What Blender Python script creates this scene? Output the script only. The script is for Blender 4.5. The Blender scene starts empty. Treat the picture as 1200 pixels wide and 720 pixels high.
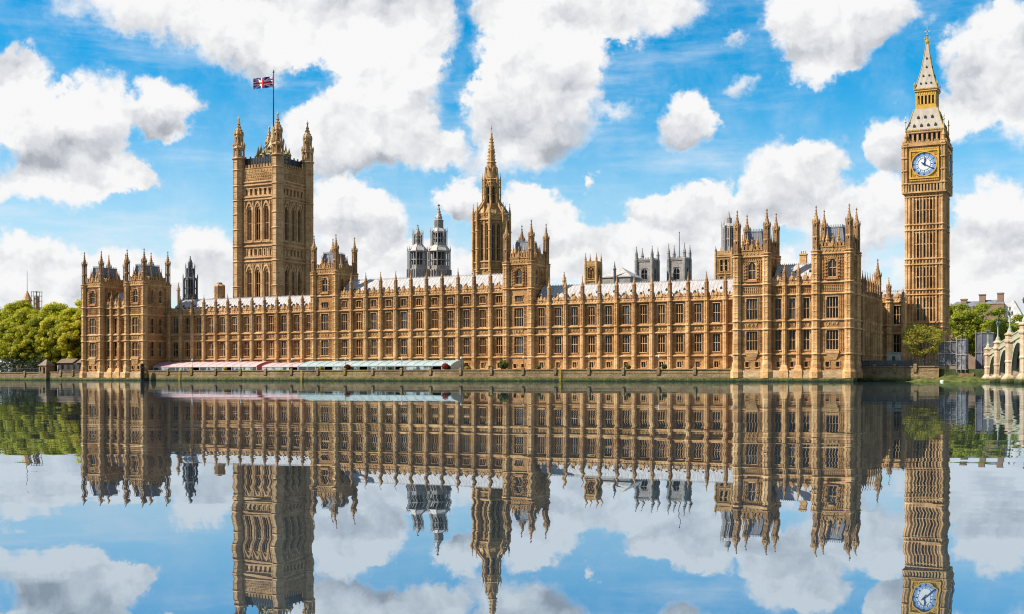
import bpy, bmesh, math, random
from mathutils import Vector, Matrix
R = math.radians
random.seed(7)
sc = bpy.context.scene
COL = sc.collection

# ------------------------------------------------------------------ camera
YAW = 26.933
cam_d = bpy.data.cameras.new("camera"); cam = bpy.data.objects.new("camera", cam_d); COL.objects.link(cam)
cam.location = (326.4, -310.5, 1.2)
cam.rotation_euler = (R(90), 0, R(YAW))
cam_d.sensor_width = 36; cam_d.lens = 42.6; cam_d.shift_y = 82 / 1200
cam_d.clip_start = 0.3; cam_d.clip_end = 20000
sc.camera = cam

# ------------------------------------------------------------------ sun, exposure
SUN_TO = Vector((-0.585, -0.445, 0.68)).normalized()      # direction towards the sun: upstream, over the river
sun_d = bpy.data.lights.new("sun", 'SUN'); sun = bpy.data.objects.new("sun", sun_d); COL.objects.link(sun)
sun_d.energy = 5.0; sun_d.angle = R(0.5); sun_d.color = (1.0, 0.94, 0.84)
sun.rotation_euler = SUN_TO.to_track_quat('Z', 'Y').to_euler()
sun.location = (100, -100, 300)
sc.view_settings.view_transform = 'Standard'; sc.view_settings.look = 'None'
sc.view_settings.exposure = 0.80; sc.view_settings.gamma = 1; sc.view_settings.use_curve_mapping = False
sc.cycles.max_bounces = 6; sc.cycles.diffuse_bounces = 2; sc.cycles.glossy_bounces = 3
sc.cycles.transmission_bounces = 3; sc.cycles.transparent_max_bounces = 6
sc.cycles.caustics_reflective = False; sc.cycles.caustics_refractive = False
sc.cycles.use_denoising = True
sc.cycles.pixel_filter_type = 'BLACKMAN_HARRIS'; sc.cycles.filter_width = 1.1

# ------------------------------------------------------------------ world: sky + clouds
def build_world():
    w = bpy.data.worlds.new("World"); sc.world = w; w.use_nodes = True
    w.cycles.sampling_method = 'MANUAL'; w.cycles.sample_map_resolution = 256
    nt = w.node_tree; N = nt.nodes; L = nt.links; N.clear()
    def node(t, **k):
        n = N.new(t)
        for a, b in k.items(): setattr(n, a, b)
        return n
    def put(sock, v):
        if hasattr(v, 'is_output'): L.new(v, sock)
        else: sock.default_value = v
    def ma(op, a, b=0.0, c=None, clamp=False):
        n = node('ShaderNodeMath', operation=op, use_clamp=clamp)
        put(n.inputs[0], a); put(n.inputs[1], b)
        if c is not None: put(n.inputs[2], c)
        return n.outputs[0]
    def vm(op, a, b=None, c=None, s=None):
        n = node('ShaderNodeVectorMath', operation=op)
        put(n.inputs[0], a)
        if b is not None: put(n.inputs[1], b)
        if c is not None: put(n.inputs[2], c)
        if s is not None: put(n.inputs['Scale'], s)
        return n.outputs['Value'] if op in ('DOT_PRODUCT', 'LENGTH') else n.outputs['Vector']
    def smooth(v, a, b):
        n = node('ShaderNodeMapRange', interpolation_type='SMOOTHSTEP')
        put(n.inputs['Value'], v); n.inputs['From Min'].default_value = a; n.inputs['From Max'].default_value = b
        return n.outputs['Result']
    def mix(f, a, b):
        n = node('ShaderNodeMix', data_type='RGBA')
        put(n.inputs[0], f); put(n.inputs[6], a); put(n.inputs[7], b)
        return n.outputs[2]
    sky = node('ShaderNodeTexSky', sky_type='NISHITA', sun_disc=False)
    sky.sun_elevation = math.asin(SUN_TO.z); sky.sun_rotation = math.atan2(SUN_TO.x, SUN_TO.y)
    sky.air_density = 1.0; sky.dust_density = 0.4; sky.ozone_density = 2.5
    hs = node('ShaderNodeHueSaturation'); L.new(sky.outputs[0], hs.inputs['Color'])
    hs.inputs['Hue'].default_value = 0.488; hs.inputs['Saturation'].default_value = 1.62; hs.inputs['Value'].default_value = 1.05
    d = node('ShaderNodeTexCoord').outputs['Generated']
    cr, sr = math.cos(R(YAW)), math.sin(R(YAW))
    dr = vm('DOT_PRODUCT', d, (cr, sr, 0)); df = vm('DOT_PRODUCT', d, (-sr, cr, 0))
    sep = node('ShaderNodeSeparateXYZ'); L.new(d, sep.inputs[0])
    az = ma('MULTIPLY', ma('ARCTAN2', dr, df), 57.2958)
    el = ma('MULTIPLY', ma('ARCSINE', sep.outputs['Z']), 57.2958)
    comb = node('ShaderNodeCombineXYZ'); L.new(az, comb.inputs[0]); L.new(el, comb.inputs[1])
    P = comb.outputs[0]
    def noise(vec, scale, detail, rough, lac=2.1):
        n = node('ShaderNodeTexNoise'); n.noise_dimensions = '3D'
        put(n.inputs['Vector'], vec); n.inputs['Scale'].default_value = scale
        n.inputs['Detail'].default_value = detail; n.inputs['Roughness'].default_value = rough
        n.inputs['Lacunarity'].default_value = lac
        return n
    nz = noise(P, 0.42, 3, 0.5)                           # large swings of the outline
    nf = noise(P, 1.5, 6, 0.62)                           # cauliflower edges
    warp = vm('ADD', vm('SCALE', vm('SUBTRACT', nz.outputs['Color'], (0.5, 0.5, 0.5)), s=2.6), vm('SCALE', vm('SUBTRACT', nf.outputs['Color'], (0.5, 0.5, 0.5)), s=1.4))
    warp = vm('MULTIPLY', warp, (1, 0.85, 0))
    Q = vm('ADD', P, warp)
    # clouds: azimuth, elevation, half width, half height (degrees), bright-top (1) or dark-top (-1), weight
    CL = CLOUDS
    acc = (0.0, 0.0, 0.0); first = True
    for i, (a, e, ra, re, s, wt) in enumerate(CL):
        if i and i % 5 == 0: Q = vm('MULTIPLY_ADD', acc, (1e-9, 1e-9, 0), Q)   # keeps the evaluation in blocks
        q = vm('MULTIPLY_ADD', Q, (1 / ra, 1 / re, 0), (-a / ra, -e / re, 1.0))
        dd = vm('DOT_PRODUCT', q, q)
        wgt = ma('SUBTRACT', 2.0, dd, clamp=True)
        sq = vm('SCALE', q, s=wgt)
        acc = vm('MULTIPLY_ADD', sq, (1.0 * wt, s * wt, wt), acc)
    sp = node('ShaderNodeSeparateXYZ'); L.new(acc, sp.inputs[0])
    ndome = noise(d, 2.3, 5, 0.55)
    away = smooth(ma('MAXIMUM', ma('SUBTRACT', ma('ABSOLUTE', az), 30.0), ma('SUBTRACT', el, 24.0)), 0.0, 12.0)
    M = ma('ADD', sp.outputs['Z'], ma('MULTIPLY', away, ma('MULTIPLY', smooth(ndome.outputs['Fac'], 0.49, 0.66), 1.1)))  # unseen cloud cover outside the view, added to brighten the fill light
    n2 = noise(vm('ADD', P, vm('SCALE', warp, s=0.35)), 0.55, 8, 0.60)
    Pw = vm('ADD', P, vm('SCALE', warp, s=0.5)); off = vm('ADD', Pw, (-0.45, 0.70, 0))
    n3 = noise(off, 0.48, 5, 0.50); n4 = noise(Pw, 0.48, 5, 0.50)
    body = ma('ADD', M, ma('MULTIPLY', ma('SUBTRACT', n2.outputs['Fac'], 0.5), 1.0))
    alpha = smooth(body, 0.16, 0.66)
    # streaks of thin high cloud
    st = noise(vm('MULTIPLY', P, (0.09, 0.55, 0)), 1.0, 6, 0.6)
    thin = ma('MULTIPLY', smooth(st.outputs['Fac'], 0.46, 0.78), 0.50)
    thin = ma('ADD', thin, ma('MULTIPLY', smooth(body, -0.15, 0.45), 0.28))
    low = smooth(el, 14.0, 1.0)
    thin = ma('ADD', thin, ma('MULTIPLY', low, 0.52), clamp=True)
    inv = ma('DIVIDE', 1.0, ma('ADD', M, 0.30))
    ly = ma('MULTIPLY', sp.outputs['Y'], inv); lx = ma('MULTIPLY', sp.outputs['X'], inv)
    t = ma('ADD', ma('MULTIPLY', ly, 1.45), ma('MULTIPLY', lx, -0.15))
    rel = ma('MULTIPLY', ma('SUBTRACT', n4.outputs['Fac'], n3.outputs['Fac']), 1.7)
    n5 = noise(Pw, 1.35, 4, 0.5); n6 = noise(vm('ADD', Pw, (-0.16, 0.24, 0)), 1.35, 4, 0.5)
    rel = ma('ADD', rel, ma('MULTIPLY', ma('SUBTRACT', n5.outputs['Fac'], n6.outputs['Fac']), 0.45))
    lit = ma('ADD', ma('MULTIPLY', ma('ADD', t, rel), 0.90), 0.74, clamp=True)
    cc = node('ShaderNodeValToRGB'); L.new(lit, cc.inputs[0])
    r = cc.color_ramp; r.interpolation = 'LINEAR'
    r.elements[0].position = 0.0; r.elements[0].color = (0.44, 0.47, 0.525, 1)
    r.elements[1].position = 0.86; r.elements[1].color = (1.0, 1.0, 1.0, 1)
    m = r.elements.new(0.42); m.color = (0.74, 0.76, 0.80, 1)
    cb = node('ShaderNodeVectorMath', operation='SCALE'); L.new(cc.outputs[0], cb.inputs[0]); cb.inputs['Scale'].default_value = CLOUD_GAIN
    thinc = mix(thin, hs.outputs[0], (0.80 * CLOUD_GAIN, 0.90 * CLOUD_GAIN, 1.0 * CLOUD_GAIN, 1))
    full = mix(alpha, thinc, cb.outputs[0])
    bg = node('ShaderNodeBackground'); L.new(full, bg.inputs['Color']); bg.inputs['Strength'].default_value = 0.088
    out = node('ShaderNodeOutputWorld'); L.new(bg.outputs[0], out.inputs['Surface'])
CLOUD_GAIN = 6.15
CLOUDS = [  # azimuth and elevation from straight ahead, half extents, shading sign, weight
#CL0
    (-15.73, 16.18, 5.45, 1.51, 0.3, 0.90),
    (-11.93, 15.19, 3.41, 1.79, 0.7, 1.00),
    (-8.81, 16.44, 5.60, 2.58, -1.0, 1.30),
    (-4.91, 16.12, 2.69, 3.04, -0.6, 1.20),
    (-6.03, 13.66, 3.25, 2.38, 0.3, 1.10),
    (-7.03, 11.54, 3.46, 2.25, 0.8, 1.20),
    (-9.00, 10.71, 2.58, 1.81, 0.6, 0.90),
    (-4.43, 11.01, 1.74, 1.74, 0.2, 0.80),
    (1.21, 13.16, 3.27, 3.49, 0.9, 1.30),
    (-0.89, 12.39, 1.66, 2.18, 0.5, 1.00),
    (0.00, 14.68, 2.18, 1.96, 1.0, 0.90),
    (2.82, 14.66, 1.96, 1.74, 0.8, 1.00),
    (-0.40, 10.06, 2.61, 1.22, 0.3, 0.70),
    (0.81, 16.92, 3.49, 1.31, 0.5, 0.90),
    (5.23, 16.93, 4.77, 1.74, 0.2, 1.10),
    (3.63, 15.96, 2.61, 0.78, -0.2, 0.70),
    (-20.82, 10.88, 3.05, 2.44, 0.9, 1.20),
    (-19.04, 11.73, 1.65, 2.06, 0.7, 0.90),
    (-22.56, 12.18, 1.81, 2.41, -0.6, 1.10),
    (-18.68, 9.17, 2.68, 1.24, -0.5, 1.00),
    (-20.82, 8.50, 2.85, 1.22, -0.8, 0.90),
    (-22.22, 13.63, 2.02, 1.01, 0.3, 0.60),
    (-17.40, 9.05, 1.66, 0.91, 0.2, 0.70),
    (-16.25, 11.84, 1.88, 1.51, 1.0, 1.20),
    (-15.54, 10.83, 1.05, 0.59, -0.4, 0.50),
    (-21.70, 5.31, 2.43, 1.21, 0.9, 1.00),
    (-20.47, 4.41, 2.86, 1.31, 0.5, 1.00),
    (-22.56, 4.17, 2.01, 1.61, 0.4, 0.90),
    (-17.95, 5.05, 2.28, 1.04, 0.4, 0.80),
    (-14.42, 5.73, 1.90, 1.60, 0.8, 1.00),
    (-14.79, 4.36, 3.37, 1.26, 0.2, 0.90),
    (-8.02, 7.82, 2.16, 1.73, 0.9, 1.20),
    (-6.23, 7.46, 1.65, 1.47, 0.9, 1.10),
    (-7.22, 6.06, 3.24, 1.08, 0.1, 0.90),
    (-2.34, 8.41, 1.22, 1.22, 1.0, 1.20),
    (-3.63, 5.70, 2.61, 1.09, 0.4, 0.80),
    (1.61, 7.22, 2.40, 1.57, 0.9, 1.20),
    (0.40, 8.10, 1.09, 0.87, 0.8, 0.80),
    (3.63, 6.69, 1.30, 0.96, 0.3, 0.80),
    (1.61, 5.51, 3.05, 1.22, 0.3, 0.90),
    (8.25, 11.96, 1.55, 1.55, 0.9, 1.25),
    (3.75, 9.34, 0.52, 0.35, 1.0, 0.62),
    (10.18, 15.13, 0.60, 0.39, 1.0, 0.50),
    (11.08, 13.30, 0.77, 0.60, 1.0, 0.45),
    (5.23, 12.42, 1.30, 0.69, 0.6, 0.45),
    (14.79, 15.49, 3.16, 2.02, 0.7, 1.20),
    (16.85, 16.06, 2.29, 1.67, 0.7, 1.00),
    (13.08, 16.14, 1.91, 1.19, 0.8, 0.90),
    (14.23, 13.88, 1.69, 0.84, -0.3, 0.80),
    (12.70, 8.86, 2.34, 2.21, 0.9, 1.25),
    (14.04, 9.77, 1.69, 1.27, 0.9, 1.00),
    (11.54, 7.55, 1.92, 1.28, 0.3, 1.00),
    (14.23, 7.47, 1.90, 1.69, 0.3, 1.00),
    (21.17, 14.08, 1.95, 2.44, 0.7, 1.10),
    (22.63, 12.18, 1.81, 2.41, -0.3, 1.10),
    (20.18, 11.47, 1.72, 1.47, -0.5, 1.00),
    (22.56, 15.35, 1.61, 1.21, 0.9, 0.90),
    (17.22, 10.55, 1.08, 1.66, 0.9, 1.00),
    (17.03, 7.75, 1.87, 1.50, 0.8, 1.10),
    (16.11, 6.64, 2.30, 1.26, 0.4, 1.00),
    (21.94, 7.15, 1.70, 1.62, 0.9, 1.10),
    (20.82, 5.53, 2.24, 1.30, 0.0, 1.00),
    (22.56, 5.28, 2.01, 1.61, 0.1, 1.00),
    (19.40, 4.63, 2.88, 1.23, 0.3, 0.90),
    (6.43, 7.85, 1.73, 1.08, 0.9, 1.00),
    (8.41, 7.62, 2.07, 1.38, 0.9, 1.10),
    (9.59, 8.18, 1.07, 0.95, 0.9, 0.80),
    (6.03, 6.27, 2.60, 1.30, 0.4, 1.00),
    (9.20, 6.03, 2.58, 1.20, 0.3, 1.00),
    (4.03, 5.30, 3.04, 0.96, 0.3, 0.80),
    (13.85, 5.16, 3.81, 1.06, 0.2, 0.80),
    (21.52, 3.37, 2.84, 0.97, 0.3, 1.00),
    (19.04, 2.67, 2.47, 0.66, 0.3, 0.80),
    (14.98, 3.97, 2.53, 0.93, 0.4, 0.80),
    (-11.93, 2.76, 2.56, 0.77, 0.3, 0.70),
    (-20.82, 3.09, 2.44, 0.65, 0.2, 0.70),
    (3.63, 3.90, 2.61, 0.78, 0.3, 0.70),
    (-3.22, 10.90, 1.31, 1.22, 0.2, 0.70),
    (-6.83, 4.80, 3.03, 1.04, 0.3, 0.90),
    (-1.41, 4.99, 2.61, 0.96, 0.4, 0.80),
    (6.83, 4.68, 3.89, 1.21, 0.4, 0.90),
    (11.35, 5.01, 2.56, 1.28, 0.4, 0.80),
    (-27.84, 11.34, 4.62, 2.70, 0.8, 1.10),
    (-31.20, 4.89, 5.22, 2.24, 0.6, 1.10),
    (28.47, 10.25, 4.60, 3.06, 0.8, 1.20),
    (32.37, 4.83, 5.52, 2.21, 0.5, 1.00),
    (-9.98, 21.29, 8.58, 2.15, 0.2, 1.10),
    (11.93, 22.19, 9.38, 2.34, 0.4, 1.10),
#CL1
]
build_world()

# ------------------------------------------------------------------ materials
def new_mat(name):
    m = bpy.data.materials.new(name); m.use_nodes = True
    nt = m.node_tree; nt.nodes.clear()
    out = nt.nodes.new('ShaderNodeOutputMaterial'); b = nt.nodes.new('ShaderNodeBsdfPrincipled')
    nt.links.new(b.outputs[0], out.inputs[0])
    return m, nt, b
class NT:
    def __init__(s, nt): s.nt = nt
    def n(s, t, **k):
        o = s.nt.nodes.new(t)
        for a, b in k.items(): setattr(o, a, b)
        return o
    def l(s, a, b): s.nt.links.new(a, b)
    def noise(s, vec, scale, detail=4, rough=.6):
        o = s.n('ShaderNodeTexNoise'); s.l(vec, o.inputs['Vector'])
        o.inputs['Scale'].default_value = scale; o.inputs['Detail'].default_value = detail; o.inputs['Roughness'].default_value = rough
        return o.outputs['Fac']
    def ramp(s, v, stops):
        o = s.n('ShaderNodeValToRGB'); s.l(v, o.inputs[0]); e = o.color_ramp.elements
        e[0].position, e[0].color = stops[0][0], (*stops[0][1], 1)
        e[1].position, e[1].color = stops[-1][0], (*stops[-1][1], 1)
        for p, c in stops[1:-1]:
            x = e.new(p); x.color = (*c, 1)
        return o.outputs[0]
    def mix(s, f, a, b, mode='MIX'):
        o = s.n('ShaderNodeMix', data_type='RGBA', blend_type=mode)
        for sock, v in ((o.inputs[0], f), (o.inputs[6], a), (o.inputs[7], b)):
            if hasattr(v, 'is_output'): s.l(v, sock)
            else: sock.default_value = (*v, 1) if isinstance(v, tuple) and len(v) == 3 else v
        return o.outputs[2]
    def rng(s, v, a, b, c=0., d=1.):
        o = s.n('ShaderNodeMapRange'); s.l(v, o.inputs[0])
        for i, x in enumerate((a, b, c, d)): o.inputs[i + 1].default_value = x
        return o.outputs[0]
    def mul(s, v, vec):
        o = s.n('ShaderNodeVectorMath', operation='MULTIPLY'); s.l(v, o.inputs[0]); o.inputs[1].default_value = vec
        return o.outputs[0]
    def math(s, op, a, b):
        o = s.n('ShaderNodeMath', operation=op)
        for i, v in enumerate((a, b)):
            if hasattr(v, 'is_output'): s.l(v, o.inputs[i])
            else: o.inputs[i].default_value = v
        return o.outputs[0]
def stone(name, base, dark, light, algae=False, carve=0.5, stain=0.8, rough=0.85):
    m, nt, b = new_mat(name); T = NT(nt)
    pos = T.n('ShaderNodeNewGeometry').outputs['Position']
    big = T.noise(pos, 0.16, 5, .65); fine = T.noise(pos, 1.7, 5, .7)
    col = T.ramp(big, [(.30, dark), (.5, base), (.72, light)])
    col = T.mix(T.rng(fine, .35, .7), col, T.mix(1.0, col, (1.22, 1.16, 1.05), 'MULTIPLY'))
    streak = T.noise(T.mul(pos, (.9, .9, .075)), 1.0, 5, .7)
    col = T.mix(T.rng(streak, .52, .80, 0, stain), col, T.mix(1.0, col, (.42, .36, .30), 'MULTIPLY'))
    # ashlar: each course and block a little different
    br = T.n('ShaderNodeTexVoronoi', feature='F1'); br.inputs['Scale'].default_value = 1.0
    T.l(T.mul(pos, (.8, .8, 1.8)), br.inputs['Vector'])
    sp = T.n('ShaderNodeSeparateColor'); T.l(br.outputs['Color'], sp.inputs[0])
    col = T.mix(T.rng(sp.outputs[0], 0, 1, 0, .60), col, T.mix(1.0, col, (.60, .50, .42), 'MULTIPLY'))
    if algae:
        sz = T.n('ShaderNodeSeparateXYZ'); T.l(pos, sz.inputs[0])
        wob = T.math('ADD', sz.outputs['Z'], T.rng(T.noise(pos, .5, 5, .7), 0, 1, -.7, .7))
        alg = T.ramp(T.noise(pos, 1.2, 4, .7), [(.35, (.018, .028, .006)), (.65, (.10, .115, .018))])
        col = T.mix(T.rng(wob, 1.3, .6), col, alg)
        wet = T.rng(wob, .45, .15)
        col = T.mix(wet, col, (.010, .014, .006))
    T.l(col, b.inputs['Base Color']); b.inputs['Roughness'].default_value = rough
    b.inputs['Specular IOR Level'].default_value = .25
    bp = T.n('ShaderNodeBump'); bp.inputs['Strength'].default_value = carve; bp.inputs['Distance'].default_value = .22
    T.l(T.math('ADD', T.noise(pos, 2.6, 3, .6), T.math('MULTIPLY', T.noise(pos, 7.0, 2, .5), .4)), bp.inputs['Height'])
    T.l(bp.outputs[0], b.inputs['Normal'])
    return m
def plain(name, c, rough=.6, metal=0., var=.25, scale=.8, spec=.4, bump=0.):
    m, nt, b = new_mat(name); T = NT(nt)
    pos = T.n('ShaderNodeNewGeometry').outputs['Position']
    n = T.noise(pos, scale, 5, .65)
    T.l(T.ramp(n, [(.3, tuple(x * (1 - var) for x in c)), (.7, tuple(min(1, x * (1 + var)) for x in c))]), b.inputs['Base Color'])
    b.inputs['Roughness'].default_value = rough; b.inputs['Metallic'].default_value = metal; b.inputs['Specular IOR Level'].default_value = spec
    if bump:
        bp = T.n('ShaderNodeBump'); bp.inputs['Strength'].default_value = bump; bp.inputs['Distance'].default_value = .1
        T.l(T.noise(pos, scale * 4, 4, .6), bp.inputs['Height']); T.l(bp.outputs[0], b.inputs['Normal'])
    return m
def roofing(name, a, b_, moss=.0):
    m, nt, b = new_mat(name); T = NT(nt)
    pos = T.n('ShaderNodeNewGeometry').outputs['Position']
    n = T.noise(T.mul(pos, (1.2, .5, .25)), 1.0, 6, .7)
    col = T.ramp(n, [(.32, a), (.62, b_)])
    v = T.n('ShaderNodeTexVoronoi', feature='F1'); v.inputs['Scale'].default_value = 1.; T.l(T.mul(pos, (1.5, 1.2, 1.2)), v.inputs['Vector'])
    sp = T.n('ShaderNodeSeparateColor'); T.l(v.outputs['Color'], sp.inputs[0])
    col = T.mix(T.rng(sp.outputs[0], 0, 1, 0, .35), col, T.mix(1., col, (.7, .66, .66), 'MULTIPLY'))
    st = T.noise(T.mul(pos, (1.4, .8, .12)), 1.0, 5, .7)
    col = T.mix(T.rng(st, .52, .75, 0, .6), col, T.mix(1., col, (.50, .47, .45), 'MULTIPLY'))
    T.l(col, b.inputs['Base Color']); b.inputs['Roughness'].default_value = .6; b.inputs['Specular IOR Level'].default_value = .35
    return m
def glass_mat(name, c, rough, blind):
    m, nt, b = new_mat(name); T = NT(nt)
    pos = T.n('ShaderNodeNewGeometry').outputs['Position']
    n = T.noise(T.mul(pos, (.55, .55, .33)), 1.0, 2, .5)
    T.l(T.ramp(n, [(.47, c), (.60, blind)]), b.inputs['Base Color'])
    b.inputs['Roughness'].default_value = rough; b.inputs['Specular IOR Level'].default_value = .2
    bp = T.n('ShaderNodeBump'); bp.inputs['Strength'].default_value = .25; bp.inputs['Distance'].default_value = .05
    T.l(T.noise(pos, 1.6, 2, .5), bp.inputs['Height']); T.l(bp.outputs[0], b.inputs['Normal'])
    return m
def leaf_mat(name, stops):
    m = bpy.data.materials.new(name); m.use_nodes = True; nt = m.node_tree; nt.nodes.clear(); T = NT(nt)
    out = T.n('ShaderNodeOutputMaterial')
    pos = T.n('ShaderNodeNewGeometry').outputs['Position']
    rnd = T.n('ShaderNodeObjectInfo').outputs['Random']
    n = T.noise(pos, .35, 4, .7)
    v = T.math('ADD', n, T.rng(rnd, 0, 1, -.10, .10))
    col = T.ramp(v, stops)
    d = T.n('ShaderNodeBsdfDiffuse'); t = T.n('ShaderNodeBsdfTranslucent'); g = T.n('ShaderNodeBsdfGlossy')
    T.l(col, d.inputs[0]); T.l(T.mix(1., col, (1.5, 1.45, .6), 'MULTIPLY'), t.inputs[0]); g.inputs['Roughness'].default_value = .5
    g.inputs['Color'].default_value = (.5, .5, .5, 1)
    mx = T.n('ShaderNodeMixShader'); mx.inputs[0].default_value = .5; T.l(d.outputs[0], mx.inputs[1]); T.l(t.outputs[0], mx.inputs[2])
    m2 = T.n('ShaderNodeMixShader'); m2.inputs[0].default_value = .04; T.l(mx.outputs[0], m2.inputs[1]); T.l(g.outputs[0], m2.inputs[2])
    T.l(m2.outputs[0], out.inputs[0])
    return m
HON = stone('honey_limestone', (.53, .32, .145), (.36, .20, .08), (.68, .455, .235))
HONW = stone('shaded_honey_ashlar', (.39, .21, .082), (.25, .12, .042), (.51, .30, .13))  # darker limestone for walls: weathering plus the shade between buttresses put into colour
WTH = stone('weathered_limestone', (.36, .215, .105), (.23, .13, .06), (.47, .30, .155))
HOND = stone('carved_limestone', (.42, .25, .105), (.30, .165, .06), (.52, .335, .15), carve=1.0)
BRN = stone('brown_limestone', (.49, .31, .155), (.36, .21, .095), (.60, .40, .215))
GOLD = stone('golden_limestone', (.43, .265, .115), (.29, .165, .062), (.54, .36, .175), stain=.7)
PLIN = stone('tidal_stone', (.40, .29, .17), (.30, .20, .11), (.48, .36, .22), algae=True, carve=.8)
RIVW = stone('river_wall_stone', (.215, .155, .08), (.13, .095, .045), (.29, .215, .115), algae=True, carve=.8)
GRAN = stone('pale_granite', (.45, .35, .25), (.34, .255, .17), (.54, .43, .32), algae=True, carve=.3)
GREYST = stone('grey_abbey_stone', (.26, .25, .245), (.17, .165, .16), (.36, .345, .33), carve=.6)
DLEAD = plain('dark_lead', (.07, .065, .062), .6, 0, .35, .9)
LEADG = plain('grey_lead', (.30, .265, .235), .55, 0, .35, .9)
LEADL = plain('pale_lead', (.36, .325, .29), .55, 0, .3, .9)
DARKM = plain('dark_scaffold', (.10, .097, .10), .6, 0, .5, 1.2)
ROOF = roofing('pale_iron_roof', (.30, .275, .26), (.42, .395, .375))
SLATE = roofing('slate_grey_roof', (.10, .105, .12), (.20, .205, .225))
GLASS = glass_mat('dark_window_glass', (.006, .006, .007), .15, (.016, .014, .012))
GLASSB = glass_mat('blind_window_glass', (.012, .014, .016), .15, (.06, .065, .07))
GILT = plain('gilded_metal', (.62, .40, .06), .38, .55, .25, 1.5)
GILTP = plain('gilded_stone', (.52, .29, .045), .55, .15, .25, .9)
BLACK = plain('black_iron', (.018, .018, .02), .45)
WHITE = plain('opal_glass', (.66, .65, .62), .3, 0, .05)
BLUEG = plain('blue_dial_enamel', (.17, .27, .45), .4, 0, .15)
BLUE = plain('prussian_blue_paint', (.012, .03, .13), .4)
ETROOF = roofing('pale_tower_roof', (.29, .245, .185), (.42, .365, .29))

# ------------------------------------------------------------------ mesh helper
class Fr:
    """Facade frame: u along the wall, d outwards, z up."""
    def __init__(s, x, y, a=0.): s.x, s.y, s.c, s.s = x, y, math.cos(R(a)), math.sin(R(a))
    def __call__(s, p):
        u, d, z = p
        return (s.x + u * s.c + d * s.s, s.y + u * s.s - d * s.c, z)
IDT = lambda p: p
OUT = Fr(0, 0, 0)
class MB:
    def __init__(s, fr=IDT): s.v = []; s.f = []; s.m = []; s.fr = fr; s.mi = 0
    def add(s, vs, fs):
        n = len(s.v); s.v += [s.fr(p) for p in vs]
        s.f += [tuple(i + n for i in f) for f in fs]; s.m += [s.mi] * len(fs)
    def box(s, a0, a1, b0, b1, c0, c1):
        s.add([(a0,b0,c0),(a1,b0,c0),(a1,b1,c0),(a0,b1,c0),(a0,b0,c1),(a1,b0,c1),(a1,b1,c1),(a0,b1,c1)],
              [(0,3,2,1),(4,5,6,7),(0,1,5,4),(1,2,6,5),(2,3,7,6),(3,0,4,7)])
    def frus(s, a0, a1, b0, b1, c0, A0, A1, B0, B1, c1):
        s.add([(a0,b0,c0),(a1,b0,c0),(a1,b1,c0),(a0,b1,c0),(A0,B0,c1),(A1,B0,c1),(A1,B1,c1),(A0,B1,c1)],
              [(0,3,2,1),(4,5,6,7),(0,1,5,4),(1,2,6,5),(2,3,7,6),(3,0,4,7)])
    def lathe(s, cx, cy, prof, n=8, rot=None):
        rot = math.pi / n if rot is None else rot
        vs = []; fs = []
        for r, z in prof:
            for k in range(n):
                t = rot + 2 * math.pi * k / n
                vs.append((cx + r * math.cos(t), cy + r * math.sin(t), z))
        for j in range(len(prof) - 1):
            for k in range(n):
                k2 = (k + 1) % n
                fs.append((j*n+k, j*n+k2, (j+1)*n+k2, (j+1)*n+k))
        fs.append(tuple(range(n))[::-1]); fs.append(tuple((len(prof)-1)*n + k for k in range(n)))
        s.add(vs, fs)
    def ext(s, pts, b0, b1, ax='b'):
        """polygon in the (a,c) plane extruded along b (or (b,c) along a, (a,b) along c)."""
        n = len(pts)
        mk = {'b': lambda p, q: (p[0], q, p[1]), 'a': lambda p, q: (q, p[0], p[1]), 'c': lambda p, q: (p[0], p[1], q)}[ax]
        vs = [mk(p, b0) for p in pts] + [mk(p, b1) for p in pts]
        fs = [tuple(range(n))[::-1], tuple(range(n, 2*n))] + [(k, (k+1) % n, n+(k+1) % n, n+k) for k in range(n)]
        s.add(vs, fs)
    def quad(s, *p): s.add(list(p), [tuple(range(len(p)))])
    def tube(s, p, q, r0, r1=None, n=6):
        r1 = r0 if r1 is None else r1
        p, q = Vector(p), Vector(q); ax = (q - p).normalized()
        e = ax.orthogonal().normalized(); g = ax.cross(e)
        vs = []
        for c, r in ((p, r0), (q, r1)):
            for k in range(n):
                t = 2*math.pi*k/n; vs.append(tuple(c + e*(r*math.cos(t)) + g*(r*math.sin(t))))
        s.add(vs, [(k, (k+1)%n, n+(k+1)%n, n+k) for k in range(n)] + [tuple(range(n))[::-1], tuple(range(n, 2*n))])
    def mesh(s, name, mats, org=(0,0,0), smooth=False):
        me = bpy.data.meshes.new(name)
        me.from_pydata([(a-org[0], b-org[1], c-org[2]) for a, b, c in s.v], [], s.f)
        for m in (mats if isinstance(mats, (list, tuple)) else [mats]): me.materials.append(m)
        if any(s.m): me.polygons.foreach_set('material_index', s.m)
        bm = bmesh.new(); bm.from_mesh(me); bmesh.ops.recalc_face_normals(bm, faces=bm.faces); bm.to_mesh(me); bm.free()
        if smooth: me.polygons.foreach_set('use_smooth', [True]*len(me.polygons))
        me.update(); return me
WL = {}
def thing(name, label, cat, loc, group=None, kind=None):
    o = bpy.data.objects.new(name, None); COL.objects.link(o); o.location = loc; o.empty_display_size = .5
    o['label'] = label; o['category'] = cat
    if group: o['group'] = group
    if kind: o['kind'] = kind
    WL[o.name] = Vector(loc); return o
def part(name, mb, mats, parent, label=None, smooth=False):
    """world-space shapes linked as one mesh under its thing (or under a part)."""
    w = WL[parent.name]
    o = bpy.data.objects.new(name, mb.mesh(name, mats, w, smooth)); COL.objects.link(o); o.parent = parent
    WL[o.name] = w.copy()
    if label: o['label'] = label
    return o
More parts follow.
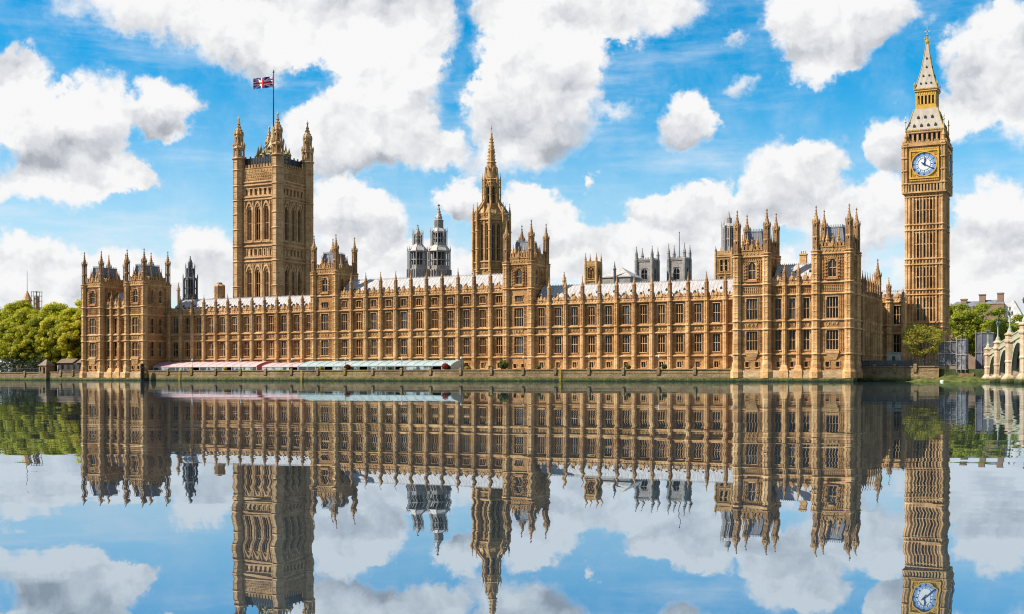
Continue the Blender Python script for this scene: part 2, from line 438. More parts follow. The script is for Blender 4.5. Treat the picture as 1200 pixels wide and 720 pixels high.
def inst(name, me, parent, loc, rot=0.):
    """one more individual of a part whose mesh is shared; loc is a world point."""
    o = bpy.data.objects.new(name, me); COL.objects.link(o); o.parent = parent
    o.location = Vector(loc) - WL[parent.name]; o.rotation_euler = (0, 0, R(rot)); WL[o.name] = Vector(loc); return o
def sub(name, me, parent):
    o = bpy.data.objects.new(name, me); COL.objects.link(o); o.parent = parent; WL[o.name] = WL[parent.name].copy(); return o
def single(name, mb, mats, label=None, cat=None, group=None, kind=None, loc=(0,0,0), smooth=False):
    o = bpy.data.objects.new(name, mb.mesh(name, mats, loc, smooth)); COL.objects.link(o); o.location = loc
    if label: o['label'] = label
    if cat: o['category'] = cat
    if group: o['group'] = group
    if kind: o['kind'] = kind
    WL[o.name] = Vector(loc); return o
MESH = {}
def cached(key, fn):
    if key not in MESH: MESH[key] = fn()
    return MESH[key]

# ------------------------------------------------------------------ setting
def build_ground():
    mb = MB(); mb.box(-6000, 6000, 14, 9000, -3, 2.6)
    m = plain('city_ground', (.10, .095, .085), .9, 0, .3, .05); single('ground', mb, m, kind='structure')
    mb = MB(); S = 6000
    mb.quad((-S, -S, 0), (S, -S, 0), (S, 20, 0), (-S, 20, 0))
    m = bpy.data.materials.new('river_water'); m.use_nodes = True; nt = m.node_tree; nt.nodes.clear(); T = NT(nt)
    out = T.n('ShaderNodeOutputMaterial')
    pos = T.n('ShaderNodeNewGeometry').outputs['Position']
    mp = T.n('ShaderNodeMapping'); T.l(pos, mp.inputs[0]); mp.inputs['Rotation'].default_value = (0, 0, R(-YAW))
    v = mp.outputs[0]                                     # waves run along the shore
    def nz(sx, sy, det, off):
        a = T.n('ShaderNodeVectorMath', operation='MULTIPLY_ADD'); T.l(v, a.inputs[0]); a.inputs[1].default_value = (sx, sy, 0); a.inputs[2].default_value = (off, off*2, off)
        return T.math('SUBTRACT', T.noise(a.outputs[0], 1., det, .55), .5)
    sx = T.math('ADD', T.math('MULTIPLY', nz(.10, .9, 3, 3.), .042), T.math('MULTIPLY', nz(.03, .16, 3, 7.), .014))
    sy = T.math('ADD', T.math('MULTIPLY', nz(.10, .55, 2, 13.), .0035), T.math('MULTIPLY', nz(.012, .07, 2, 17.), .0022))
    c = T.n('ShaderNodeCombineXYZ'); T.l(sx, c.inputs[0]); T.l(sy, c.inputs[1]); c.inputs[2].default_value = 1.
    vr = T.n('ShaderNodeVectorRotate', rotation_type='Z_AXIS'); T.l(c.outputs[0], vr.inputs['Vector']); vr.inputs['Angle'].default_value = R(YAW)
    nn = T.n('ShaderNodeVectorMath', operation='NORMALIZE'); T.l(vr.outputs[0], nn.inputs[0])
    g = T.n('ShaderNodeBsdfGlossy'); g.inputs['Roughness'].default_value = .0; g.inputs['Color'].default_value = (.64, .735, .82, 1)
    d = T.n('ShaderNodeBsdfDiffuse'); d.inputs['Color'].default_value = (.065, .095, .115, 1)
    T.l(nn.outputs[0], g.inputs['Normal'])
    mx = T.n('ShaderNodeMixShader')
    lw = T.n('ShaderNodeLayerWeight'); lw.inputs['Blend'].default_value = .5
    T.l(T.rng(lw.outputs['Facing'], .70, .98, .74, .94), mx.inputs[0]); T.l(d.outputs[0], mx.inputs[1]); T.l(g.outputs[0], mx.inputs[2])
    T.l(mx.outputs[0], out.inputs[0])
    single('river', mb, m, kind='structure')
build_ground()

# ------------------------------------------------------------------ gothic kit
G = 3.3                                                   # terrace level above the river
def win_mesh(w, h, nl, nt_, arch=0., mat=HON, rec=.29, glass=GLASS):
    """stone frame with mullions, transoms and head tracery, origin at the foot centre of the opening; plus its pane."""
    key = ('win', w, h, nl, nt_, arch, mat.name, rec)
    def mk():
        mb = MB(OUT); a = w/2
        fw = .08; d0, d1 = -.27, -.16
        mb.box(-a, -a+fw, d0, d1, 0, h); mb.box(a-fw, a, d0, d1, 0, h)
        for k in range(1, nl):
            u = -a + w*k/nl; mb.box(u-.055, u+.055, d0-.01, d1+.03, .005, h-.01)
        zs = [h*(k/nt_) for k in range(1, nt_)]
        for z in zs: mb.box(-a+.01, a-.01, d0+.02, d1+.05, z-.075, z+.075)
        if arch:
            n = 8; pts = []
            for sgn in (-1, 1):                           # corners over a pointed head
                pts = [(sgn*a, h)]
                for k in range(n+1):
                    t = k/n; pts.append((sgn*a*(1-t), h-arch + arch*math.sin(t*math.pi/2)**.8))
                mb.ext(pts, -.27, -.02)
        lw = w/nl
        for z in [h-arch*.35] + zs:                         # cusped heads of the lights
            for k in range(nl):
                u = -a + lw*(k+.5); hh = lw*.30
                for sgn in (-1, 1):
                    mb.ext([(u+sgn*lw*.5, z-.02), (u+sgn*lw*.5, z-hh), (u+sgn*lw*.36, z-hh*.45), (u, z-.02)], d0+.03, d1-.02)
        mb.box(-a-.16, a+.16, -.02, .20, -.22, -.005)           # sill
        mb.box(-a-.20, a+.20, -.02, .17, h+.01, h+.16)          # hood
        mb.box(-a-.20, -a-.04, -.02, .15, h-.75, h+.01); mb.box(a+.04, a+.20, -.02, .15, h-.75, h+.01)
        return mb.mesh('window', mat)
    def mp(gl):
        mb = MB(OUT); mb.box(-w/2-.05, w/2+.05, -rec-.06, -rec, -.05, h+.05)
        return mb.mesh('pane', gl)
    return cached(key, mk), [cached(key + ('pane', g.name), lambda g=g: mp(g)) for g in ((glass, GLASSB) if glass is GLASS else (glass,))]
def window(parent, wm, loc, rot=0., pb=.35):
    o = inst('window', wm[0], parent, loc, rot)
    sub('pane', wm[1][-1] if random.random() < pb else wm[1][0], o)
    return o
def wall_holes(mb, u0, u1, z0, z1, holes, d=0., dep=.62):
    """wall face with openings and their reveals (frame coordinates)."""
    us = sorted({u0, u1} | {h[0] for h in holes} | {h[1] for h in holes})
    zs = sorted({z0, z1} | {h[2] for h in holes} | {h[3] for h in holes})
    def inside(u, z): return any(h[0] < u < h[1] and h[2] < z < h[3] for h in holes)
    for a, b in zip(us, us[1:]):
        run = None
        for c, e in list(zip(zs, zs[1:])) + [(None, None)]:
            solid = c is not None and not inside((a+b)/2, (c+e)/2)
            if solid: run = [run[0] if run else c, e]
            elif run:
                mb.quad((a, d, run[0]), (b, d, run[0]), (b, d, run[1]), (a, d, run[1])); run = None
    for a, b, c, e in holes:
        p = d - dep - .05
        mb.quad((a, d, c), (a, p, c), (a, p, e), (a, d, e)); mb.quad((b, d, c), (b, d, e), (b, p, e), (b, p, c))
        mb.quad((a, d, c), (b, d, c), (b, p, c), (a, p, c)); mb.quad((a, d, e), (a, p, e), (b, p, e), (b, d, e))
def ribs(mb, ua, ub, z0, z1, step=.48, dep=.13, w=.11, cross=1.25):
    """blind panelling: thin shafts with cross bars and cusps."""
    n = max(1, round((ub-ua)/step))
    for k in range(n+1):
        u = ua + (ub-ua)*k/n; mb.box(u-w/2, u+w/2, -.02, dep, z0, z1)
    m = max(1, round((z1-z0)/cross))
    for k in range(m+1):
        z = z0 + (z1-z0)*k/m; mb.box(ua+w/2, ub-w/2, -.02, dep*.75, z-.07, z+.07)
def string(mb, u0, u1, z, h=.40, d=.58):
    mb.box(u0, u1, -.05, d, z, z+h*.55); mb.box(u0, u1, -.05, d*.6, z+h*.552, z+h); mb.box(u0, u1, -.05, d*.45, z-h*.5, z-.002)
def panel_mesh(w, h, mat=HOND):
    """carved heraldic band: cusped frames with shields and foliage."""
    def mk():
        mb = MB(OUT); mb.box(-w/2, w/2, -.02, .05, 0, h); n = max(2, round(w/1.0)); s = w/n
        for k in range(n):
            u = -w/2 + s*(k+.5); r = min(s, h)*.40
            mb.box(u-s/2, u-s/2+.10, .05, .17, .0, h)
            for z in (0.02, h-.14): mb.box(u-s/2+.10, u+s/2, .05, .15, z, z+.12)
            mb.ext([(u-r*.62, h*.5+r*.8), (u+r*.62, h*.5+r*.8), (u+r*.62, h*.5), (u, h*.5-r*.95), (u-r*.62, h*.5)], .05, .22)
            for a in range(4):
                t = math.pi/4 + a*math.pi/2; x, z = u+math.cos(t)*s*.40, h*.5+math.sin(t)*h*.40
                mb.ext([(x-.11, z), (x, z+.13), (x+.11, z), (x, z-.13)], .05, .19)
        return mb.mesh('carved_panel', mat)
    return cached(('panel', w, h, mat.name), mk)
def crocket_spire(mb, cx, cy, r, z0, z1, n=8, finial=True):
    H = z1 - z0
    mb.lathe(cx, cy, [(r*1.15, z0), (r*1.15, z0+.05*H), (r*.80, z0+.08*H), (r*.84, z0+.16*H), (r*.74, z0+.26*H), (r*.48, z0+.40*H), (r*.33, z0+.55*H), (r*.22, z0+.70*H), (r*.14, z0+.84*H)], n)
    for lv in (.2, .36, .52, .68):
        rr = r*max(.22, .98-lv*1.18)
        for k in range(4):
            t = math.pi/4 + k*math.pi/2; x, y = cx+math.cos(t)*rr, cy+math.sin(t)*rr; q = r*.17
            mb.lathe(x, y, [(q*.5, z0+lv*H-q), (q, z0+lv*H), (q*.3, z0+lv*H+q*1.1)], 5)
    if finial:
        mb.lathe(cx, cy, [(r*.13, z0+.835*H), (r*.34, z0+.87*H), (r*.36, z0+.89*H), (r*.12, z0+.915*H), (r*.22, z0+.935*H), (r*.06, z0+.96*H), (.025, z1)], 6)
def turret_mesh(r, zb, zs, zt, tip, strings, flare=0., mat=HON, key=''):
    """octagonal stair turret: shaft with panelled faces and rings, open lantern, crocketed spirelet."""
    k0 = ('turret', r, zb, zs, zt, tip, tuple(strings), flare, mat.name)
    def shaft():
        mb = MB()
        prof = []
        if flare: prof += [(r+flare, zb), (r+flare*.95, zb+1.6), (r+flare*.45, zb+2.5), (r+flare*.4, zb+3.6), (r+.05, zb+4.6)]
        else: prof += [(r, zb)]
        prof += [(r, zs)]
        mb.lathe(0, 0, prof, 8)
        for k in range(8):
            t = math.pi/8 + k*math.pi/4; x, y = math.cos(t)*r, math.sin(t)*r
            mb.lathe(x, y, [(.13, zb + (4.7 if flare else .1)), (.13, zs)], 5)
        z = zb+(4.9 if flare else .8)
        while z < zs-.5: mb.lathe(0, 0, [(r+.02, z-.10), (r+.13, z), (r+.02, z+.14)], 8); z += 1.35*max(1, r/1.05)
        for z in strings: mb.lathe(0, 0, [(r+.05, z-.28), (r+.30, z), (r+.30, z+.16), (r+.06, z+.42)], 8)
        return mb.mesh('turret', mat)
    def lan():
        mb = MB(); q = r*.80
        mb.lathe(0, 0, [(r+.12, zs-.05), (r+.34, zs+.22), (r+.34, zs+.42), (q, zs+.62)], 8)
        z1 = zs + .6; mid = z1 + (zt-z1)*.46
        mb.lathe(0, 0, [(q*.45, z1), (q*.45, zt)], 8)
        mb.lathe(0, 0, [(q*.96, z1+.01), (q*.96, z1+.55)], 8)
        mb.lathe(0, 0, [(q, mid-.2), (q*1.16, mid), (q*1.16, mid+.2), (q*.96, mid+.5)], 8)
        mb.lathe(0, 0, [(q*.9, zt-.55), (q*1.2, zt-.2), (q*1.2, zt+.05)], 8)
        for k in range(8):
            t = math.pi/8 + k*math.pi/4; x, y = math.cos(t)*q*.93, math.sin(t)*q*.93
            mb.lathe(x, y, [(.155, z1), (.155, zt-.3)], 5)
            mb.lathe(math.cos(t)*q*1.1, math.sin(t)*q*1.1, [(.14, zt-.1), (.16, zt+.4), (.03, zt+1.1)], 4)
        return mb.mesh('lantern', WTH if mat is HON else mat)
    def spire():
        mb = MB(); crocket_spire(mb, 0, 0, r*.72, zt+.02, tip); return mb.mesh('spirelet', WTH if mat is HON else mat)
    return cached(k0, shaft), cached(k0+('l',), lan), cached(k0+('s',), spire)
def turret(parent, tm, x, y, rot=0.):
    o = inst('turret', tm[0], parent, (x, y, 0), rot); sub('lantern', tm[1], o); sub('spirelet', tm[2], o); return o
def buttress_mesh(zb, zc, tip, strings, w=1.25, mat=HON, flare=0.):
    """wing buttress: panelled shaft with weathered offsets, then a pinnacle above the parapet."""
    k0 = ('butt', zb, zc, tip, tuple(strings), w, mat.name, flare)
    def sh():
        mb = MB(OUT); a = w/2
        if flare:
            mb.frus(-a-flare, a+flare, 0, 1.1+flare, zb, -a-flare*.9, a+flare*.9, 0, 1.1+flare*.9, zb+1.9)
            mb.frus(-a-flare*.9, a+flare*.9, 0, 1.1+flare*.9, zb+1.902, -a-.08, a+.08, 0, 1.16, zb+3.4)
        zm = strings[len(strings)//2] if strings else (zb+zc)/2
        def oct_(r, dc, z0, z1, q=1.):
            pts = []
            for k in range(8):
                t = math.pi/8+k*math.pi/4; pts.append((math.cos(t)*r, dc+math.sin(t)*r*q))
            mb.ext(pts, z0, z1, 'c')
        oct_(a*1.06, .42, zb+(3.3 if flare else 0), zm); oct_(a*.98, .38, zm+.002, zc)
        for k in range(5):                                # little shafts on the faces
            t = -math.pi/8+math.pi/4*k; x, d = math.cos(t)*a*1.02, .40+math.sin(t)*a*1.02
            mb.box(x-.08, x+.08, d-.08, d+.08, zb+(3.5 if flare else .2), zc)
        z = zb+(3.8 if flare else 1.0)
        while z < zc-.4: oct_(a*1.15, .41, z, z+.13); z += 1.3
        for z in strings: oct_(a*1.42, .42, z, z+.22); oct_(a*1.2, .42, z-.2, z-.002); oct_(a*1.18, .42, z+.222, z+.45)
        return mb.mesh('buttress', mat)
    def pin():
        mb = MB(OUT); r = w*.40; zt = tip-(tip-zc)*.40
        mb.lathe(0, .38, [(r*1.45, zc-.1), (r*1.45, zc+.15), (r*1.02, zc+.4), (r*1.0, zt-.5), (r*1.3, zt-.25), (r*1.3, zt)], 8)
        for k in range(8):
            t = math.pi/8+k*math.pi/4; mb.box(math.cos(t)*r*1.02-.06, math.cos(t)*r*1.02+.06, .38+math.sin(t)*r*1.02-.06, .38+math.sin(t)*r*1.02+.06, zc+.4, zt-.3)
        zmid = zc+.4+(zt-zc)*.45; mb.lathe(0, .38, [(r*1.05, zmid-.15), (r*1.3, zmid), (r*1.3, zmid+.12), (r*1.05, zmid+.3)], 8)
        crocket_spire(mb, 0, .38, r*.95, zt+.01, tip, 8)
        return mb.mesh('pinnacle', WTH)
    return cached(k0, sh), cached(k0+('p',), pin)
def buttress(parent, bm_, loc, rot=0.):
    o = inst('buttress', bm_[0], parent, loc, rot); sub('pinnacle', bm_[1], o); return o
def parapet(mb, u0, u1, z0, h, step=1.05, gab=None, d=.12):
    mb.box(u0, u1, -.45, d, z0, z0+h*.55); mb.box(u0, u1, -.5, d+.16, z0+h*.552, z0+h*.66)
    n = max(1, round((u1-u0)/step)); s = (u1-u0)/n
    for k in range(n):
        u = u0+s*(k+.5)
        mb.box(u-s*.29, u+s*.29, -.36, d+.02, z0+h*.662, z0+h); mb.ext([(u-s*.33, z0+h), (u+s*.33, z0+h), (u, z0+h*1.2)], -.38, d+.05)
        mb.ext([(u-s*.36, z0+h*.28), (u, z0+h*.52), (u+s*.36, z0+h*.28), (u, z0+h*.06)], d, d+.09)     # pierced-work lozenges
    for g in (gab or []):                                 # ogee gablet with finial and shield
        w = .85
        mb.ext([(g-w, z0+h*.66), (g-w*.6, z0+h*.9), (g-w*.3, z0+h*1.2), (g, z0+h*1.5), (g+w*.3, z0+h*1.2), (g+w*.6, z0+h*.9), (g+w, z0+h*.66)], -.30, d+.20)
        mb.lathe(g, 0, [(.10, z0+h*1.45), (.26, z0+h*1.62), (.05, z0+h*1.85)], 5)
        mb.ext([(g-.34, z0+h*1.15), (g+.34, z0+h*1.15), (g+.30, z0+h*.8), (g, z0+h*.5), (g-.30, z0+h*.8)], d+.20, d+.32)
def dormer_mesh(k=1.):
    def mk():
        mb = MB(OUT); mb.ext([(-.32*k, 0), (.32*k, 0), (.32*k, .42*k), (0, .95*k), (-.32*k, .42*k)], -1.1*k, .12, 'b'); return mb.mesh('dormer', DLEAD)
    def dk():
        mb = MB(OUT); mb.ext([(-.2*k, .05), (.2*k, .05), (.2*k, .40*k), (0, .68*k), (-.2*k, .40*k)], .12, .17, 'b'); return mb.mesh('vent', BLACK)
    return cached(('dorm', k), mk), cached(('dormv', k), dk)
def roof_part(parent, x0, x1, y0, y1, ze, zr, mat=ROOF, inset=0., rib=1.05, face=.0):
    mb = MB(); ym = (y0+y1)/2
    vs = [(x0,y0,ze),(x1,y0,ze),(x1,y1,ze),(x0,y1,ze),(x0+inset,ym-.35,zr),(x1-inset,ym-.35,zr),(x1-inset,ym+.35,zr),(x0+inset,ym+.35,zr)]
    mb.add(vs, [(0,1,5,4),(1,2,6,5),(2,3,7,6),(3,0,4,7),(4,5,6,7),(0,3,2,1)])
    n = round((x1-x0-2*inset)/rib)
    for k in range(n+1):
        x = x0+inset+(x1-x0-2*inset)*k/n
        mb.add([(x-.05,y0-.03,ze+.02),(x+.05,y0-.03,ze+.02),(x+.05,ym-.38,zr+.04),(x-.05,ym-.38,zr+.04),(x-.05,y0+.1,ze-.05),(x+.05,y0+.1,ze-.05),(x+.05,ym-.2,zr-.1),(x-.05,ym-.2,zr-.1)],
               [(0,1,2,3),(0,3,7,4),(1,5,6,2),(4,7,6,5)])
    mb.box(x0+inset, x1-inset, ym-.16, ym+.16, zr+.01, zr+.22)
    for k in range(n*2+1):
        x = x0+inset+.2+(x1-x0-2*inset-.4)*k/(n*2); mb.box(x-.10, x+.10, ym-.06, ym+.06, zr+.222, zr+.5)
    return part('roof', mb, mat, parent)
def slope_pt(y0, y1, ze, zr, f):
    ym = (y0+y1)/2-.35; return y0+(ym-y0)*f, ze+(zr-ze)*f

STR = [7.0, 13.45, 15.6, 22.3]
def bay_relief(mb, c, bw, ww, z_lo, z_hi, dz=None):
    """panelling either side of a window between its bay's buttresses."""
    e = bw/2-.66; i = ww/2+.24
    if e-i > .15:
        for sg in (-1, 1):
            a, b = sorted((c+sg*e, c+sg*i)); ribs(mb, a, b, z_lo, z_hi, .42)
def wing(name_label, xs, bw, x0, x1, y, attic, tip, ridge, cat='palace', depth=13, butts=True, ground=True):
    root = thing('palace_wing', name_label, cat, ((x0+x1)/2, y, G))
    ww = 2.1; holes = []; zt = 26.5 if attic else 22.3
    for c in xs:
        holes += [(c-ww/2, c+ww/2, 16.25, 21.5), (c-ww/2, c+ww/2, 8.2, 13.1)]
        if ground: holes.append((c-.6, c+.6, 3.9, 5.5))
        if attic: holes.append((c-.95, c+.95, 23.4, 25.5))
    mb = MB(Fr(0, y)); wall_holes(mb, x0, x1, G-.5, zt, holes)
    for c in xs:
        bay_relief(mb, c, bw, ww, 7.6, 13.3); bay_relief(mb, c, bw, ww, 16.1, 22.0)
        if attic: bay_relief(mb, c, bw, 1.9, 22.9, 26.2)
        for k in range(5): u = c-ww/2-.1+(ww+.2)*k/4; mb.box(u-.06, u+.06, -.02, .10, 21.72, 22.2)
        mb.box(c-bw/2+.6, c+bw/2-.6, -.02, .10, 6.2, 6.45)
        mb.ext([(c-.8, 5.62), (c+.8, 5.62), (c+.8, 5.78), (c-.8, 5.78)], -.02, .16)
    mb.fr = IDT
    mb.quad((x0, y+depth, G-1), (x1, y+depth, G-1), (x1, y+depth, zt), (x0, y+depth, zt))
    for x in (x0, x1): mb.quad((x, y, G-.5), (x, y+depth, G-.5), (x, y+depth, zt), (x, y, zt))
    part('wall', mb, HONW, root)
    for z in STR + ([26.35] if attic else []):
        mb = MB(Fr(0, y)); string(mb, x0, x1, z); part('string_course', mb, HON, root)
    mb = MB(Fr(0, y)); mb.frus(x0, x1, 0, .55, G-.6, x0, x1, 0, .45, G+.3); part('base_course', mb, HON, root)
    pm = panel_mesh(round(bw-1.5, 2), 1.55)
    wu = win_mesh(ww, 5.25, 3, 2); wl = win_mesh(ww, 4.9, 3, 2); wg = win_mesh(1.2, 1.6, 2, 1); wa = win_mesh(1.9, 2.1, 3, 1)
    for c in xs:
        window(root, wu, (c, y, 16.25), 0, .55); window(root, wl, (c, y, 8.2), 0, .12)
        if ground: window(root, wg, (c, y, 3.9))
        if attic: window(root, wa, (c, y, 23.4), 0, .3)
        inst('carved_panel', pm, root, (c, y, 13.88))
    zp = zt+.4; mb = MB(Fr(0, y)); parapet(mb, x0, x1, zp-.05, 1.65, 1.0, xs); part('parapet', mb, HON, root)
    ry0, ry1, ze = y+.9, y+depth-.4, zp+.15
    rf = roof_part(root, x0+.02, x1-.02, ry0, ry1, ze, ridge)
    da = dormer_mesh(.75); db = dormer_mesh(1.05)
    for c in xs:
        for du, f, dm in ((-bw*.34, .30, db), (bw*.34, .30, db), (.12, .52, da)):
            yy, z = slope_pt(ry0, ry1, ze, ridge, f)
            d = inst('dormer', dm[0], rf, (c+du, yy, z)); sub('vent', dm[1], d)
    if butts:
        bm_ = buttress_mesh(G-.4, zp+.1, tip, STR[:3] + [22.3] + ([26.35] if attic else []))
        bx = [xs[0]-bw/2] + [c+bw/2 for c in xs]
        for b in bx:
            if x0-.1 <= b <= x1+.1: buttress(root, bm_, (b, y, 0))
    return root
def chimney_on(parent, x, y, z0, z1, w=1.1):
    mb = MB(); mb.box(x-w, x+w, y-.6, y+.6, z0, z1); mb.box(x-w-.15, x+w+.15, y-.75, y+.75, z1, z1+.35)
    for k in (-.6, 0, .6): mb.lathe(x+k*w, y, [(.2, z1+.35), (.16, z1+1.1)], 6)
    part('chimney', mb, HON, parent)

def tower(root, x0, x1, y0, y1, zb, zp0, zp1, tip, rz, aw, side_low, lowfront=True, flare=0., attic=True, oriel=False, matw=HON):
    """square river front tower with corner turrets; x0..y1 are the turret centres."""
    W = x1-x0; Dp = y1-y0
    frames = [(Fr(x0, y0, 0), W, 0), (Fr(x1, y0, 90), Dp, 90), (Fr(x1, y1, 180), W, 180), (Fr(x0, y1, 270), Dp, 270)]
    def at(fr, u, d, z): return fr((u, d, z))
    ww = 2.9; wm_u = win_mesh(ww, 5.4, 4, 2); wm_l = win_mesh(ww, 4.9, 4, 2)
    wa = win_mesh(1.9, aw[1]-aw[0], 2, 2, 1.1); wsl = win_mesh(1.6, 5.0, 2, 2); wsa = win_mesh(1.35, aw[1]-aw[0], 2, 2, .9)
    wat = win_mesh(2.6, 1.8, 4, 1); wg = win_mesh(.9, 1.3, 1, 1)
    wall = MB(); strs = []
    for i, (fr, L, rot) in enumerate(frames):
        wall.fr = fr; holes = []; c = L/2
        if i == 0:
            if lowfront: holes += [(c-ww/2, c+ww/2, 16.2, 21.6), (c-ww/2, c+ww/2, 8.2, 13.1), (c-1.75, c-.85, 3.8, 5.1), (c+.85, c+1.75, 3.8, 5.1)]
            if attic: holes.append((c-1.3, c+1.3, 23.5, 25.3))
            holes.append((c-.95, c+.95, *aw))
        if i in (1, 3):
            for q in (L*.34, L*.68):
                holes.append((q-.675, q+.675, *aw))
                if side_low and i == 1: holes += [(q-.8, q+.8, 16.2, 21.2), (q-.8, q+.8, 8.2, 13.2)]
        wall_holes(wall, 0, L, zb, zp0, holes)
        if i == 0:
            for lo, hi in ((7.6, 13.3), (16.1, 22.0)):
                for a, b in ((1.15, c-ww/2-.25), (c+ww/2+.25, L-1.15)):
                    if b-a > .15: ribs(wall, a, b, lo, hi, .42)
            for a, b in ((1.15, c-1.25), (c+1.25, L-1.15)):
                if b-a > .2: ribs(wall, a, b, aw[0]-.6, aw[1]+.5, .5, .22, .16, .8)
            ribs(wall, 1.2, L-1.2, zp0-1.3, zp0-.45, .55, .14)
            wall.box(c-1.5, c+1.5, -.02, .5, aw[0]-.75, aw[0]-.30)
            for k in range(5): q = c-1.3+.65*k; wall.frus(q-.14, q+.14, 0, .05, aw[0]-1.35, q-.2, q+.2, 0, .48, aw[0]-.752)
            for sg in (-1, 1):
                for k in range(5):
                    z = aw[0]+.3+k*.85; q = c+sg*1.62
                    wall.ext([(q-.30, z-.12), (q, z+.32), (q+.30, z-.12), (q, z-.22)], -.02, .42)
            if not attic: ribs(wall, 1.2, L-1.2, 23.0, 24.6, .55, .16, .13, .8)
        elif i == 1:
            for a, b in ((1.1, L*.34-.95), (L*.34+.95, L*.68-.95), (L*.68+.95, L-1.1)):
                if b-a > .2:
                    ribs(wall, a, b, aw[0]-.6, aw[1]+.6, .5)
                    if side_low: ribs(wall, a, b, 7.6, 13.3, .5); ribs(wall, a, b, 16.1, 22., .5)
        # openings filled
        if i == 0:
            if lowfront:
                window(root, wm_u, at(fr, c, 0, 16.2), rot, .5); window(root, wm_l, at(fr, c, 0, 8.2), rot, .4)
                for q in (c-1.3, c+1.3): window(root, wg, at(fr, q, 0, 3.8), rot, 0)
                inst('carved_panel', panel_mesh(ww+.3, 1.55), root, at(fr, c, 0, 13.88), rot)
            if attic: window(root, wat, at(fr, c, 0, 23.5), rot)
            window(root, wa, at(fr, c, 0, aw[0]), rot, .8)
        if i in (1, 3):
            for q in (L*.34, L*.68):
                window(root, wsa, at(fr, q, 0, aw[0]), rot, .2)
                if side_low and i == 1:
                    window(root, wsl, at(fr, q, 0, 16.2), rot, .2); window(root, wsl, at(fr, q, 0, 8.2), rot, .1)
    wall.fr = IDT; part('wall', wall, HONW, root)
    levels = STR + [aw[0]-1.5, zp0-.35]
    for z in levels:
        if z < zb: continue
        mb = MB()
        for fr, L, rot in frames: mb.fr = fr; string(mb, .2, L-.2, z, .38, .34)
        part('string_course', mb, matw, root)
    if oriel:
        mb = MB(frames[0][0]); c = W/2
        mb.frus(c-.9, c+.9, 0, .1, 5.5, c-ww/2-.2, c+ww/2+.2, 0, .55, 7.3); mb.box(c-ww/2-.25, c+ww/2+.25, 0, .6, 7.302, 7.9); part('corbel', mb, matw, root)
    mb = MB()
    for fr, L, rot in frames: mb.fr = fr; parapet(mb, 1.0, L-1.0, zp0, zp1-zp0, .95, [L/2])
    part('parapet', mb, HOND, root)
    # mid-wall pinnacles behind the parapet
    def pn():
        q = MB(); q.lathe(0, 0, [(.42, 0), (.42, 2.2), (.55, 2.4), (.55, 2.6)], 6); crocket_spire(q, 0, 0, .42, 2.62, 5.4, 6); return q.mesh('pinnacle', HON)
    pm = cached('midpin', pn)
    for fr, L, rot in frames:
        for f in (.33, .67): inst('pinnacle', pm, root, at(fr, L*f, -.5, zp0+.8))
    # steep roof
    mb = MB(); a = 1.1; b = min(W, Dp)*.26
    mb.frus(x0+a, x1-a, y0+a, y1-a, zp0+.1, x0+b, x1-b, y0+b, y1-b, rz)
    mb.box(x0+b-.1, x1-b+.1, y0+b-.1, y1-b+.1, rz+.002, rz+.3)
    nn = 9
    for fr, L in ((Fr(x0, y0, 0), W), (Fr(x1, y0, 90), Dp), (Fr(x1, y1, 180), W), (Fr(x0, y1, 270), Dp)):
        mb.fr = fr
        for k in range(nn+1):
            u = b+(L-2*b)*k/nn; mb.box(u-.07, u+.07, -b-.05, -b+.05, rz+.302, rz+.85)
            ub = a+(L-2*a)*k/nn
            mb.add([(ub-.05,-a+.04,zp0+.1),(ub+.05,-a+.04,zp0+.1),(u+.05,-b+.04,rz),(u-.05,-b+.04,rz),(ub-.05,-a-.1,zp0+.1),(ub+.05,-a-.1,zp0+.1),(u+.05,-b-.1,rz),(u-.05,-b-.1,rz)],[(0,1,2,3),(0,3,7,4),(1,5,6,2)])
    mb.fr = IDT
    rf = part('roof', mb, SLATE, root)
    dm = dormer_mesh(1.5)
    for fr, L, rot in frames[:2]:
        f = .3; dd = -(a+(b-a)*f); d = inst('dormer', dm[0], rf, at(fr, L/2, dd+.15, zp0+(rz-zp0)*f), rot); sub('vent', dm[1], d)
    tm = turret_mesh(1.05, zb, zp0+.1, zp0+(tip-zp0)*.62, tip, [z for z in levels if z > zb+1], flare, matw)
    for (x, y) in ((x0, y0), (x1, y0), (x1, y1), (x0, y1)): turret(root, tm, x, y)
    return root

# ------------------------------------------------------------------ the palace
Y = 11.0
wing('long two storey stone wing with white roof directly below the great flag tower',
     [32.4 + 5.165*k for k in range(12)], 5.165, 28.8, 90.4, Y, False, 29.2, 28.0)
wing('taller middle wing with a third attic row of windows, under the central spire',
     [102.95 + 5.585*k for k in range(11)], 5.585, 100.3, 161.2, Y, True, 34.4, 32.4)
wing('two storey stone wing with white roof in front of the grey abbey towers',
     [172.8 + 5.31*k for k in range(11)], 5.31, 170.3, 234.2, Y, False, 30.4, 28.2)
t1 = thing('palace_tower', 'square river front tower with four spired turrets just right of the great flag tower', 'tower', (95.5, Y, G), 'river front towers')
tower(t1, 91.2, 99.8, Y-.3, 21.2, G-.5, 34.6, 37.2, 47.3, 41.0, (28.7, 33.2), False)
t2 = thing('palace_tower', 'square river front tower with four spired turrets just right of the central spire', 'tower', (165.5, Y, G), 'river front towers')
tower(t2, 161.4, 169.6, Y-.3, 20.9, G-.5, 34.8, 37.6, 47.8, 41.2, (28.8, 33.4), False)

